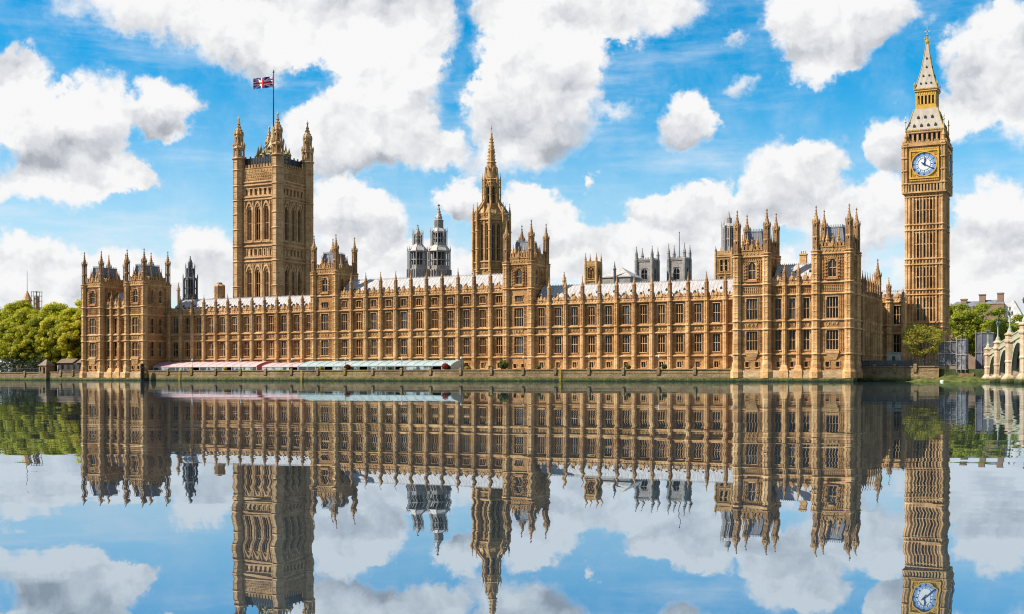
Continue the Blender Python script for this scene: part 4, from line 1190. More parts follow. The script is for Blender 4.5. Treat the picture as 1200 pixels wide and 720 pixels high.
    def P(i, j):
        a = W*i/nx; z = 114.6+H*j/nz; sway = .75*math.sin(a*1.25+.4*j/nz)*min(1, a/2); drop = -.035*a*a*.35 + .26*math.sin(a*1.25)
        dx, dy = -cr*a + -sr*sway*1.0, -sr*a + cr*sway
        return (cx+dx-.25*cr, cy+dy-.25*sr, z+drop)
    for i in range(nx):
        for j in range(nz):
            x = (i+.5)/nx*60-30; y = (j+.5)/nz*30-15
            d1 = abs(y-.5*x)/1.118; d2 = abs(y+.5*x)/1.118
            if abs(x) < 3 or abs(y) < 3: c = 0
            elif abs(x) < 5 or abs(y) < 5: c = 1
            else:
                s1 = (y-.5*x)/1.118; s2 = (y+.5*x)/1.118; sg = 1 if x < 0 else -1
                if 0 < s2*sg*-1 < 2 and d2 < 3: c = 0
                elif 0 < s1*sg < 2 and d1 < 3: c = 0
                elif d1 < 3 or d2 < 3: c = 1
                else: c = 2
            mb.mi = c; mb.quad(P(i, j), P(i+1, j), P(i+1, j+1), P(i, j+1))
    part('flag', mb, [red, wht, blu], fp)
victoria_tower()

def central_tower():
    cx, cy = 115.8, 87.2; root = thing('spire_tower', 'octagonal central tower with tall windows, pinnacles and a slender stone spire', 'tower', (cx, cy, 20))
    ap = 5.6; wn = win_mesh(1.15, 13.8, 2, 3, 1.2, GOLD, .8); wall = MB()
    for k in range(8):
        fr, L, a = octf(cx, cy, ap, k); wall.fr = fr; c = L/2
        wall_holes(wall, 0, L, 20, 59.4, [(c-1.55, c-.4, 43.8, 57.6), (c+.4, c+1.55, 43.8, 57.6)], 0, .8)
        for u in (.12, c-.2, c+.2, L-.12): wall.box(u-.12, u+.12, -.02, .28, 40, 59)
        ribs(wall, .3, L-.3, 41.5, 43.4, .5, .2)
        for q in (c-.97, c+.97): window(root, wn, fr((q, 0, 43.8)), a, 0)
        wall.ext([(c-2.1, 57.8), (c-1.0, 58.6), (c, 61.0), (c+1.0, 58.6), (c+2.1, 57.8), (c+1.8, 57.6), (c, 59.6), (c-1.8, 57.6)], -.02, .35)
    wall.fr = IDT; part('wall', wall, GOLD, root)
    for r, z in ((ap/.924+.2, 40.6), (ap/.924+.25, 43.2), (ap/.924+.3, 58.7)): mb = MB(); mb.lathe(cx, cy, [(r, z), (r+.3, z+.2), (r+.3, z+.4), (r, z+.7)], 8); part('string_course', mb, GOLD, root)
    mb = MB()
    for k in range(8): fr, L, a = octf(cx, cy, ap+.1, k); mb.fr = fr; parapet(mb, .2, L-.2, 59.4, 1.8, .75, [L/2])
    part('parapet', mb, HOND, root)
    def pn(r, z0, z1, z2):
        q = MB(); q.lathe(0, 0, [(r*1.3, z0), (r*1.3, z0+5), (r, z0+5.4), (r, z1)], 8)
        for f in (.35, .6, .8): z = z0+(z1-z0)*f; q.lathe(0, 0, [(r, z-.2), (r*1.4, z), (r*1.4, z+.2), (r, z+.4)], 8)
        crocket_spire(q, 0, 0, r, z1, z2, 8); return q.mesh('pinnacle', GOLD)
    pm = pn(.52, 28, 61.5, 65.6)
    for k in range(8):
        t = R(22.5+45*k); r = ap/.924+.75; inst('pinnacle', pm, root, (cx+math.cos(t)*r, cy+math.sin(t)*r, 0))
        o = MB(); o.fr = Fr(cx, cy, 45*k+112.5); 
    mb = MB()
    for k in range(8):                                     # flying buttresses
        mb.fr = Fr(cx, cy, 22.5+45*k)
        mb.ext([(-.2, 0), (.2, 0), (.2, .01), (-.2, .01)], 6.1, 7.0)
        mb.ext([(6.5, 40), (6.5, 44), (6.0, 48), (6.0, 40)], -.22, .22, 'b'); mb.ext([(6.3, 61.2), (6.3, 62.4), (2.9, 67.2), (2.9, 65.8)], -.18, .18, 'b')
    part('flying_buttress', mb, GOLD, root)
    mb = MB(); mb.lathe(cx, cy, [(5.6, 59.6), (3.1, 64.2), (3.1, 65)], 8); part('roof', mb, HOND, root)
    ap2 = 2.65; mb = MB(); wl = win_mesh(1.0, 6.2, 1, 2, .9, GOLD, .6)
    for k in range(8):
        fr, L, a = octf(cx, cy, ap2, k); mb.fr = fr; c = L/2
        wall_holes(mb, 0, L, 63, 74.0, [(c-.5, c+.5, 65.4, 71.6)], 0, .6)
        mb.ext([(c-.8, 71.6), (c, 74.2), (c+.8, 71.6), (c+.6, 71.5), (c, 73.0), (c-.6, 71.5)], -.02, .25)
        window(root, wl, fr((c, 0, 65.4)), a, 0)
    mb.fr = IDT
    for z in (64.6, 72.9, 74.0): mb.lathe(cx, cy, [(ap2/.924, z), (ap2/.924+.28, z+.15), (ap2/.924+.28, z+.35), (ap2/.924, z+.6)], 8)
    part('lantern', mb, GOLD, root)
    pm2 = pn(.26, 60.5, 74.2, 77.0)
    for k in range(8):
        t = R(22.5+45*k); r = ap2/.924+.45; inst('pinnacle', pm2, root, (cx+math.cos(t)*r, cy+math.sin(t)*r, 0))
    mb = MB(); mb.lathe(cx, cy, [(2.6, 74.3), (2.15, 76.8), (1.55, 80.2), (1.5, 80.4), (1.75, 80.6), (1.75, 80.9), (1.4, 81.2), (1.12, 84.8), (1.3, 85), (1.3, 85.3), (1.02, 85.5), (.36, 91.2), (.5, 91.5), (.2, 92.0)], 8)
    for k in range(8):
        t = R(22.5+45*k)
        for f in range(11):
            z = 77+f*1.25; r = 2.15-(z-76.8)*.122+.06
            mb.lathe(cx+math.cos(t)*r, cy+math.sin(t)*r, [(.04, z-.2), (.17, z), (.04, z+.3)], 4)
        fr, L, a = octf(cx, cy, 2.1, k); mb.fr = fr; mb.ext([(L/2-.55, 75), (L/2+.55, 75), (L/2+.5, 76.8), (L/2, 79), (L/2-.5, 76.8)], -.3, .35); mb.fr = IDT
    part('spire', mb, GOLD, root)
    mb = MB(); mb.lathe(cx, cy, [(.14, 91.8), (.1, 93.2), (.3, 93.4), (.05, 94.6)], 6); mb.box(cx-.4, cx+.4, cy-.05, cy+.05, 93.9, 94.05); part('finial', mb, GILT, root)
central_tower()

# ------------------------------------------------------------------ roofscape behind
def lantern_tower(label, cx, cy, z0, stages, mat, cat='lantern tower', group=None, core=BLACK, top=None, name='vent_tower', posts=True):
    """stages: (half width, bottom, top, kind) with kind 'open', 'slope', 'solid' or 'cap'."""
    root = thing(name, label, cat, (cx, cy, z0), group); r2 = 2**.5
    for i, (hw, a, b, kind, hw2) in enumerate(stages):
        mb = MB()
        if kind == 'slope':
            mb.lathe(cx, cy, [(hw*1.082, a), (hw*1.082, a+.2), (hw2*1.082, b)], 8)
            for k in range(8):
                t = R(22.5+45*k); mb.tube((cx+math.cos(t)*hw*1.08, cy+math.sin(t)*hw*1.08, a+.2), (cx+math.cos(t)*hw2*1.08, cy+math.sin(t)*hw2*1.08, b), .12, .1, 4)
            part('roof_slope', mb, LEADL if mat is LEADG else mat, root)
        elif kind == 'open':
            c = MB(); c.lathe(cx, cy, [(hw*.62, a), (hw*.62, b)], 8); part('core', c, core, root)
            for k in range(8):
                t = R(22.5+45*k); x, y = cx+math.cos(t)*hw*1.04, cy+math.sin(t)*hw*1.04
                mb.lathe(x, y, [(.26, a), (.26, b)], 5)
                if posts: mb.lathe(x+math.cos(t)*.5, y+math.sin(t)*.5, [(.12, a-1), (.12, b), (.2, b+.5), (.02, b+2.2)], 4)
                fr, L, an = octf(cx, cy, hw*.96, k); mb.fr = fr
                mb.box(L/2-.12, L/2+.12, -.2, .1, a, b)
                for z in (a, a+(b-a)*.5, b-.5): mb.box(0, L, -.25, .12, z, z+.35)
                mb.box(.1, L-.1, -.2, 0., a, a+(b-a)*.22)
                mb.fr = IDT
            part('lantern_stage', mb, mat, root)
        elif kind == 'solid':
            mb.lathe(cx, cy, [(hw*1.082, a), (hw2*1.082, b)], 8)
            for k in range(8):
                fr, L, an = octf(cx, cy, max(hw, hw2)*1.0, k); mb.fr = fr
                for u in (.1, L*.35, L*.65, L-.1): mb.box(u-.09, u+.09, -.4, .12, a, b)
                mb.fr = IDT
            part('drum', mb, mat, root)
        elif kind == 'cap':
            crocket_spire(mb, cx, cy, hw, a, b, 8); part('spirelet', mb, mat, root)
    return root
lantern_tower('open grey ventilation lantern, shorter one of the pair left of the central spire', 80.9, 92.0, 30,
    [(3.9, 34, 43.0, 'solid', 3.6), (3.3, 43.0, 49.8, 'open', 0), (3.7, 49.8, 52.6, 'slope', 1.7), (1.5, 52.6, 56.3, 'open', 0), (1.25, 56.3, 60.4, 'cap', 0)], LEADG, group='grey lantern towers')
lantern_tower('tall stepped grey ventilation tower, higher one of the pair left of the central spire', 83.1, 104.3, 30,
    [(4.7, 34, 43.6, 'solid', 4.3), (4.05, 43.6, 50.8, 'open', 0), (4.4, 50.8, 53.2, 'slope', 2.9), (2.75, 53.2, 58.4, 'open', 0), (2.9, 58.4, 60.2, 'slope', 1.7), (1.6, 60.2, 63.0, 'solid', 1.5), (1.7, 63.0, 70.0, 'cap', 0)], LEADG, group='grey lantern towers')
lantern_tower('dark scaffolded ventilation lantern with a small cupola, above the roof of the south wing', -18.4, 75.1, 25,
    [(3.0, 25, 33.6, 'solid', 2.7), (2.5, 33.6, 41.6, 'open', 0), (2.5, 41.6, 42.4, 'slope', 1.5), (1.4, 42.4, 46.0, 'open', 0), (.85, 46.0, 48.3, 'solid', .8), (.9, 48.3, 51.2, 'cap', 0)], DARKM)
lantern_tower('squat brown octagonal stone stair turret just left of the great flag tower', 12.4, 57.2, 25,
    [(2.7, 25, 31.6, 'solid', 2.6), (1.9, 31.6, 36.2, 'solid', 1.85), (2.0, 36.2, 37.0, 'slope', 1.5), (.9, 37.0, 37.8, 'solid', .85)], BRN, 'stone turret', name='stair_turret')
def small_pinnacle(x, y, z0, z1, label, grp='roof pinnacles behind the south wing'):
    o = thing('roof_pinnacle', label, 'pinnacle', (x, y, z0), grp); q = MB(); q.lathe(x, y, [(.62, z0), (.62, z1-3.6), (.8, z1-3.4), (.8, z1-3.1)], 8); part('shaft', q, BRN, o)
    q = MB(); crocket_spire(q, x, y, .7, z1-3.1, z1); part('spirelet', q, BRN, o)
small_pinnacle(-16.0, 56.0, 22, 39.2, 'brown stone pinnacle left of the dark scaffolded lantern')
small_pinnacle(-7.4, 56.0, 22, 38.6, 'brown stone pinnacle right of the dark scaffolded lantern')
small_pinnacle(150.5, 76.0, 25, 38.2, 'slim brown pinnacle left of the golden four pinnacled turret', 'roof pinnacles behind the north wing')
lantern_tower('dark lantern with pointed cap on the yellow stone tower behind the north pavilion', 214.9, 59.2, 40,
    [(1.75, 40.2, 48.2, 'open', 0), (1.8, 48.2, 49.3, 'slope', .9), (.75, 49.3, 51.0, 'solid', .7), (.6, 51.0, 53.2, 'cap', 0)], LEADG)
def square_tower(name, label, cx, cy, h, z0, zt, tip, mat, rows, cat='tower', group=None, pr=.5, n=2, ww=1.0, rotz=0):
    root = thing(name, label, cat, (cx, cy, z0), group); wall = MB(); L = 2*h
    for fr, rot in faces(cx, cy, h):
        wall.fr = fr; holes = []
        for (a, b, arch) in rows:
            for k in range(n):
                c = L*(k+.5)/n if n > 1 else h; c = h+(k-(n-1)/2)*(L-2.2)/max(n, 1.6); holes.append((c-ww/2, c+ww/2, a, b))
                window(root, win_mesh(ww, b-a, 2 if ww > .9 else 1, 2, arch, mat, .5), fr((c, 0, a)), rot, 0)
        wall_holes(wall, 0, L, z0, zt-1, holes, 0, .5)
        ribs(wall, .3, .9, z0, zt-1, .3); ribs(wall, L-.9, L-.3, z0, zt-1, .3)
        for z in (zt-1.6, rows[0][0]-1): string(wall, .2, L-.2, z, .4, .3)
        wall.box(.2, L-.2, -.3, .15, zt-1, zt-.4)
        for k in range(6): u = .7+(L-1.4)*k/5; wall.box(u-.3, u+.3, -.25, .12, zt-.4, zt+.3)
    wall.fr = IDT; wall.quad((cx-h, cy-h, zt-.95), (cx+h, cy-h, zt-.95), (cx+h, cy+h, zt-.95), (cx-h, cy+h, zt-.95))
    part('wall', wall, mat, root)
    q = MB(); q.lathe(0, 0, [(pr*1.25, z0), (pr*1.25, zt-.6), (pr, zt-.2), (pr, zt+(tip-zt)*.3)], 8); crocket_spire(q, 0, 0, pr*1.05, zt+(tip-zt)*.3, tip, 8)
    me = q.mesh('pinnacle', mat)
    for sx in (-1, 1):
        for sy in (-1, 1): inst('pinnacle', me, root, (cx+sx*h, cy+sy*h, 0))
    return root
square_tower('square_turret', 'small golden square turret with four pinnacles and twin openings behind the north wing roof', 161.3, 76.7, 2.05, 28, 40.9, 44.2, GOLD, [(35.2, 38.9, .4)], n=2, ww=1.25, pr=.36)
square_tower('square_turret', 'yellow stone square tower half hidden by the north pavilion, carrying a dark lantern', 214.2, 58.7, 2.6, 20, 40.2, 42.2, GOLD, [(34.2, 37.8, .3), (29, 32.5, .3)], n=2, ww=.9, pr=.34)
square_tower('abbey_tower', 'grey pinnacled abbey tower without a flagpole, left one of the distant pair', 114.3, 254.8, 4.1, 20, 59.6, 65.8, GREYST, [(49.2, 54.6, 1.6)], group='distant grey abbey towers', n=1, ww=3.2, pr=.75)
square_tower('abbey_tower', 'grey pinnacled abbey tower with a thin flagpole, right one of the distant pair', 128.5, 261.9, 4.1, 20, 60.2, 67.2, GREYST, [(49.2, 55.2, 1.8)], group='distant grey abbey towers', n=1, ww=3.2, pr=.75)
o = thing('flagpole', 'thin bare flagpole standing on the right distant abbey tower', 'flagpole', (128.5, 261.9, 60)); mb = MB(); mb.lathe(128.5, 261.9, [(.22, 58), (.14, 72.5), (.3, 72.8), (.03, 73.2)], 6); part('pole', mb, BLACK, o)
def hall():
    cx, cy = 147.6, 137.0; o = thing('hall_roof', 'distant grey pyramid roofed hall with a thin dark spike, left of the abbey towers', 'building', (cx, cy, 5))
    mb = MB(); mb.box(cx-6.2, cx+6.2, cy-6.2, cy+6.2, 5, 40.2); part('wall', mb, GREYST, o)
    mb = MB(); mb.box(cx-6.6, cx+6.6, cy-6.6, cy+6.6, 40.2, 40.6); mb.frus(cx-6.5, cx+6.5, cy-6.5, cy+6.5, 40.602, cx-.3, cx+.3, cy-.3, cy+.3, 44.6); part('roof', mb, LEADL, o)
    mb = MB(); mb.lathe(cx, cy-6.9, [(.55, 36), (.5, 43.0), (.75, 43.3), (.35, 44), (.04, 46.6)], 6); part('spike', mb, DARKM, o)
hall()

# ------------------------------------------------------------------ river edge
def river_edge():
    mb = MB(); mb.box(28.9, 234.6, .9, 11.2, 2.4, 3.05); single('terrace', mb, plain('terrace_paving', (.30, .26, .21), .9), kind='structure')
    mb = MB(); mb.box(-6000, -.6, 2.0, 14.2, -1, 2.604); single('garden', mb, plain('garden_soil', (.05, .055, .025), .95, 0, .4), kind='structure')
    def wall_run(label, x0, x1, y, ztop, piers, mat=RIVW, th=.9):
        o = thing('river_wall', label, 'wall', ((x0+x1)/2, y, 0), 'walls along the river edge')
        mb = MB(); mb.frus(x0, x1, y-.35, y+th, -1.5, x0, x1, y, y+th, ztop-.3); part('wall', mb, mat, o)
        mb = MB(); mb.box(x0, x1, y-.22, y+th, ztop-.298, ztop); mb.box(x0, x1, y-.14, y+.2, ztop-1.25, ztop-1.02); part('coping', mb, mat, o)
        def pm():
            q = MB(); q.box(-.42, .42, -.42, .4, ztop-1.0, ztop+.32); q.ext([(-.42, ztop-1.02), (-.42, ztop-1.5), (-.05, ztop-2.1), (.3, ztop-2.1), (.3, ztop-1.02)], -.34, .34, 'a'); q.frus(-.42, .42, -.42, .4, ztop+.32, -.2, .2, -.2, .2, ztop+.55); return q.mesh('pier', mat)
        me = cached(('wp', ztop, mat.name), pm)
        for x in piers: inst('pier', me, o, (x, y, 0))
        return o
    wall_run('long terrace river wall with regular bracket piers and a green tide line, under the palace wings', 29.9, 233.6, 0.0, 3.4, [39.1+10.24*k for k in range(20)])
    wall_run('low river wall with green tide line below the trees and left of the stone kiosk', -420, -22.3, 1.2, 2.9, [-30-14*k for k in range(14)])
    wall_run('short river wall between the stone kiosk and the south pavilion', -18.1, -.9, 1.2, 3.1, [-12, -6])
    wall_run('dark river wall in shade right of the north pavilion, under the small bank tree', 264.6, 284.2, 9.0, 4.0, [268.5, 273.5, 278.5])
    wall_run('broken mossy river wall below the wrapped scaffolding near the bridge', 284.3, 298, 11.5, 3.2, [290])
    wall_run('far river wall beyond the bridge', 298.1, 700, 12.5, 3.6, [])
    mb = MB()                                              # mud and weed foreshore at the slip
    random.seed(3); nx, ny = 34, 10
    def h(i, j):
        x = 273+28*i/nx; y = 3.0+9.5*j/ny; e = math.sin(i*.9)*.2+random.uniform(-.16, .16)
        return (x, y, -.75+j*.24+e+.75*math.exp(-((x-289)/4.5)**2)-.9*math.exp(-((x-273)/4)**2))
    P = [[h(i, j) for j in range(ny+1)] for i in range(nx+1)]
    for i in range(nx):
        for j in range(ny): mb.quad(P[i][j], P[i+1][j], P[i+1][j+1], P[i][j+1])
    m = plain('mossy_mud', (.075, .085, .018), .9, 0, .6, .6, .2, .6); single('foreshore', mb, m, kind='structure', smooth=True)
    o = thing('landing_steps', 'broken stone landing steps on the mossy foreshore by the bridge', 'steps', (290, 8, 0))
    mb = MB()
    for k in range(9): mb.box(288.4+k*.18, 292.4, 11.4-k*.55-.56, 11.4-k*.55, -.5, 2.9-k*.32)
    part('treads', mb, RIVW, o)
    mb = MB(); mb.lathe(285.6, 4.2, [(.4, -.3), (.55, .05), (.4, .35), (.15, .45)], 9, .4); single('boulder', mb, plain('pale_stone', (.6, .56, .5), .8), 'pale boulder lying at the water line on the mossy foreshore', 'rock', smooth=True)
    # mooring pile and yellow depth markers
    o = thing('mooring_pile', 'dark weed covered timber mooring pile beside the south pavilion plinth', 'post', (29.6, -2.6, 0))
    mb = MB()
    for dx, dy in ((-.35, 0), (.35, .1), (0, -.35)): mb.lathe(29.9+dx, -2.4+dy, [(.42, -2), (.40, 5.6), (.3, 5.75)], 8)
    part('timber', mb, plain('tarred_timber', (.02, .018, .014), .8), o); mb = MB(); mb.box(29.2, 30.6, -2.9, -1.9, 4.2, 4.5); part('band', mb, BLACK, o)
    yel = plain('yellow_paint', (.55, .36, .02), .6, 0, .2)
    for x, w in ((44.4, 'under the first pink awning'), (94.5, 'under the middle of the awnings'), (184.0, 'right of the middle tower'), (234.3, 'at the foot of the north pavilion')):
        o = thing('river_ladder', 'thin yellow ladder on the river wall '+w, 'ladder', (x, -.5, 0), 'yellow ladders on the terrace wall')
        mb = MB()
        for s in (-.2, .2): mb.tube((x+s, -.5, -.6), (x+s, -.5, 3.4), .06)
        part('rails', mb, yel, o); mb = MB()
        for k in range(9): mb.tube((x-.2, -.5, -.2+.4*k), (x+.2, -.5, -.2+.4*k), .035)
        part('rungs', mb, yel, o)
    # lamp standards on the terrace wall
    def lamp():
        q = MB(); q.lathe(0, 0, [(.16, 3.4), (.14, 4.0), (.06, 4.2), (.05, 6.0), (.12, 6.1)], 6); l = MB(); l.lathe(0, 0, [(.12, 6.1), (.24, 6.25), (.27, 6.65), (.1, 6.85), (.03, 7.0)], 6)
        return q.mesh('post', BLACK), l.mesh('lantern', WHITE)
    lm = lamp()
    spots = [39.1+10.24*k for k in range(20)]
    for k, x in enumerate(spots):
        if k % 2 == 0: continue
        o = thing('terrace_lamp', 'slim black lamp standard with pale lantern on the terrace wall', 'lamp', (x, .3, 3.4), 'lamp standards along the terrace wall')
        inst('post', lm[0], o, (x, .3, .3)); inst('lantern', lm[1], o, (x, .3, .3))
river_edge()

def marquees():
    pink = plain('pink_awning_canvas', (.50, .315, .295), .8, 0, .1, .5); rose = plain('rose_awning_canvas', (.42, .12, .10), .8, 0, .12, .5); mauve = plain('mauve_awning_canvas', (.30, .12, .15), .8, 0, .12, .5)
    whitec = plain('white_awning_canvas', (.52, .43, .41), .7, 0, .08, .5); teal = plain('pale_green_frame', (.33, .41, .39), .5, 0, .1)
    pane = glass_mat('marquee_glass', (.05, .06, .06), .1, (.32, .36, .36)); roofg = plain('pale_glass_roof', (.36, .43, .42), .25, 0, .12, .6, .5)
    def canopy(label, x0, x1, cloth, end0, end1, glassy=False, z_e=4.75, z_r=6.35):
        o = thing('terrace_marquee', label, 'marquee', ((x0+x1)/2, 5.5, 3.05), 'marquees on the river terrace'); y0, y1 = 2.6, 10.2
        def prof(f): return (y0+(y1-y0)*f, z_e+(z_r-z_e)*math.sin(min(1, f*1.0)*math.pi/2)**.85)
        n = max(2, round((x1-x0)/3.3)); mb = MB(); pts = [prof(k/6) for k in range(7)]
        sec = pts + [(y1, z_e+.4), (y0+.3, z_e-.12), (y0, z_e-.12)]
        mb.ext(sec, x0+.03, x1-.03, 'a')
        part('canopy', mb, cloth, o)
        mb = MB()
        for k in range(n+1):
            x = x0+(x1-x0)*k/n
            for a, b in zip(pts, pts[1:]): mb.tube((x, a[0], a[1]+.05), (x, b[0], b[1]+.05), .07, None, 4)
            mb.box(x-.07, x+.07, y0-.02, y0+.12, 3.0, z_e-.05)
        mb.box(x0, x1, y0-.06, y0+.05, z_e-.30, z_e-.02)
        part('frame', mb, teal if glassy else whitec, o)
        for e, xx in ((end0, x0), (end1, x1)):
            if e: mb = MB(); mb.ext(pts+[(y1, 3.1), (y0, 3.1)], xx-.02, xx+.02, 'a'); part('gable_end', mb, e, o)
        for k in range(n):
            a = x0+(x1-x0)*k/n+.1; b = x0+(x1-x0)*(k+1)/n-.1
            if k % 4 == 3: continue
            mb = MB(); mb.box(a, b, y0+.03, y0+.06, 3.1, z_e-.31); part('side_panel', mb, pane, o)
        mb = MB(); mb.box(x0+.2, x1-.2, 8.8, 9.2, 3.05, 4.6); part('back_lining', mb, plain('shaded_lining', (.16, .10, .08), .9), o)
        # tables with guests' cloths just behind the parapet
        return o
    canopy('short mauve awning at the far left end of the terrace marquees', 30.2, 36.6, mauve, mauve, None)
    canopy('long pale pink striped awning on the left of the terrace', 36.7, 74.3, pink, None, rose)
    canopy('lower pale pink awning between the long pink one and the glazed marquee', 76.6, 90.8, pink, rose, None, False, 4.65, 5.9)
    canopy('long glazed marquee with white roof and pale green frames on the terrace', 91.2, 147.0, roofg, None, teal, True)
    gre = leaf_mat('planter_leaves', [(.3, (.03, .05, .01)), (.6, (.10, .13, .03))]); redl = leaf_mat('red_planter_leaves', [(.3, (.16, .02, .012)), (.6, (.30, .05, .03))]); yl = leaf_mat('yellow_planter_leaves', [(.3, (.30, .22, .02)), (.6, (.45, .36, .05))])
    def bush(seed, n=340, r=.75):
        rd = random.Random(seed); q = MB()
        for _ in range(n):
            v = Vector((rd.gauss(0, 1), rd.gauss(0, 1), rd.gauss(0, 1))).normalized()*r*rd.uniform(.55, 1.05); v.z = v.z*.9+.95
            a = Vector((rd.gauss(0, 1), rd.gauss(0, 1), rd.gauss(0, 1))).normalized()*.14; b = a.orthogonal().normalized()*.12
            q.quad(tuple(v-a-b), tuple(v+a-b), tuple(v+a+b), tuple(v-a+b))
        return q
    shapes = [('g', gre), ('r', redl), ('y', yl)]; me = {k: bush(i+4).mesh('foliage', m) for i, (k, m) in enumerate(shapes)}
    pot = MB(); pot.lathe(0, 0, [(.32, 0), (.45, .5), (.48, .55)], 10); pot = pot.mesh('pot', plain('terracotta', (.22, .10, .06), .8))
    for x, y, s, c, lab in ((110.5, 1.7, 1.25, 'r', 'round red leaved bush in a pot in front of the glazed marquee middle'), (145.6, 1.7, 1.35, 'r', 'round red leaved bush in a pot at the right end of the glazed marquee'), (100.6, 1.7, .9, 'y', 'yellow flowering bush in a pot left of the red one'), (126.0, 1.7, .8, 'g', 'small green bush in a pot halfway along the glazed marquee'),
                            (152.5, 2.2, .8, 'y', 'low yellow flowering bush in a pot just right of the glazed marquee'), (160.5, 2.2, .9, 'g', 'low green bush in a pot left of the dark terrace shrub'), (164.8, 2.2, 1.75, 'g', 'large dark green shrub on the terrace under the middle tower'), (176.0, 2.2, .9, 'g', 'small green bush in a pot right of the middle tower'),
                            (203.5, 2.2, .9, 'g', 'small green bush in a pot below the north wing'), (214.0, 2.2, 1.0, 'g', 'green bush in a pot on the right part of the terrace'), (47.5, 1.7, .85, 'y', 'yellow flowering bush in a pot before the left pink awning'), (62.0, 1.7, .85, 'y', 'orange yellow bush in a pot before the long pink awning middle')):
        o = thing('potted_bush', lab, 'plant', (x, y, 3.05), 'bushes in pots on the terrace'); a = inst('foliage', me[c], o, (x, y, 3.05)); a.scale = (s, s, s); b = inst('pot', pot, o, (x, y, 3.05)); b.scale = (s, s, s)
marquees()

# ------------------------------------------------------------------ trees
LEAF_L = leaf_mat('spring_leaves', [(.30, (.20, .24, .012)), (.46, (.33, .33, .016)), (.60, (.43, .39, .024)), (.75, (.50, .42, .04))])
LEAF_R = leaf_mat('fresh_green_leaves', [(.32, (.15, .20, .012)), (.5, (.26, .29, .022)), (.7, (.38, .36, .04))])
LEAF_Y = leaf_mat('young_willow_leaves', [(.32, (.20, .19, .018)), (.5, (.30, .27, .03)), (.7, (.40, .35, .05))])
BARK = plain('bark', (.075, .055, .038), .9, 0, .4, 1.5)
def crown_mesh(seed, rx, rz, zc, nclump, per, leaf, mat, low=-.8):
    rd = random.Random(seed); q = MB(); cl = []
    for _ in range(nclump):
        while True:
            v = Vector((rd.uniform(-1, 1), rd.uniform(-1, 1), rd.uniform(low, 1)))
            if .25 < v.length < 1: break
        v = v.normalized()*(v.length**.45)
        cl.append((Vector((v.x*rx, v.y*rx, zc+v.z*rz)), rx*rd.uniform(.09, .31)))
    for c, r in cl:
        for _ in range(int(per*(r/rx/.25)**2)):
            d = Vector((rd.gauss(0, 1), rd.gauss(0, 1), rd.gauss(0, 1))).normalized()
            p = c + Vector((d.x, d.y, d.z*.62))*r*rd.random()**.33
            nrm = (d + Vector((0, 0, .35)) + Vector((rd.gauss(0, .4), rd.gauss(0, .4), rd.gauss(0, .4)))).normalized()
            a = nrm.orthogonal().normalized(); a = Matrix.Rotation(rd.uniform(0, 6.28), 3, nrm) @ a; b = nrm.cross(a); s = leaf*rd.uniform(.6, 1.3)
            q.quad(tuple(p-a*s), tuple(p-b*s*.55), tuple(p+a*s), tuple(p+b*s*.55))
    return q.mesh('crown', mat), cl
def trunk_mesh(seed, cl, h, r):
    rd = random.Random(seed); q = MB(); q.tube((0, 0, -.3), (.2, .1, h*.5), r, r*.75, 8); top = Vector((.2, .1, h*.5))
    for c, rr in rd.sample(cl, min(16, len(cl))):
        mid = top.lerp(c, .5)+Vector((rd.gauss(0, .5), rd.gauss(0, .5), .4)); q.tube(tuple(top-Vector((0, 0, rd.uniform(0, h*.2)))), tuple(mid), r*.42, r*.26, 5); q.tube(tuple(mid), tuple(c), r*.26, r*.06, 5)
    return q.mesh('trunk', BARK)
TREES = {}
def tree_kind(k, seeds, **a):
    TREES[k] = []
    for s in seeds:
        cm, cl = crown_mesh(s, **a); TREES[k].append((cm, trunk_mesh(s, cl, a['zc'], a['rx']*.075)))
tree_kind('plane', (1, 2, 3), rx=7.2, rz=10.0, zc=13.5, nclump=210, per=190, leaf=.30, mat=LEAF_L, low=-.95)
tree_kind('park', (11, 12), rx=6.0, rz=6.6, zc=10.5, nclump=140, per=180, leaf=.27, mat=LEAF_R, low=-.9)
tree_kind('bank', (21,), rx=5.3, rz=4.6, zc=7.2, nclump=110, per=60, leaf=.22, mat=LEAF_Y, low=-.6)
def tree(name, kind, v, x, y, z, s, rot, label, group, zs=1.):
    o = thing(name, label, 'tree', (x, y, z), group); cm, tm = TREES[kind][v % len(TREES[kind])]
    for n, me in (('crown', cm), ('trunk', tm)): p = inst(n, me, o, (x, y, z), rot); p.scale = (s, s, s*zs)
PL = [(-9.5, 17, 1.08, 'bright green tree tucked right against the south pavilion'), (-20.5, 13, .93, 'yellow green tree rising behind the stone kiosk'), (-30.5, 16, 1.02, 'tall yellow green tree just left of the kiosk'), (-41, 12, .95, 'rounded yellow green tree second from the left frame edge'), (-52, 15, 1.03, 'tall yellow green tree at the left edge of the photo'),
      (-14.8, 11.5, .84, 'smaller yellow green tree above the dark garden building'), (-25.6, 11, .82, 'smaller yellow green tree just left of the stone kiosk roof'), (-35.8, 11, .85, 'smaller yellow green tree filling the gap in the middle of the left trees'), (-46.6, 11, .86, 'smaller yellow green tree filling the gap near the left edge'),
      (-63, 12, 1.0, 'yellow green riverside tree beyond the left frame edge'), (-17, 32, 1.12, 'taller back row tree nearest to the pavilion'), (-33, 34, 1.14, 'taller back row tree behind the kiosk trees'), (-49, 33, 1.08, 'back row tree below the far rooftop flagpole'), (-66, 32, 1.12, 'back row tree at the far left edge'), (-84, 30, 1.1, 'back row tree outside the far left edge')]
for k, (x, y, s, lab) in enumerate(PL): tree('plane_tree', 'plane', k, x, y, 2.6, s, 77*k, lab, 'trees in the riverside garden', 1.07)
TREES['plane'][0]
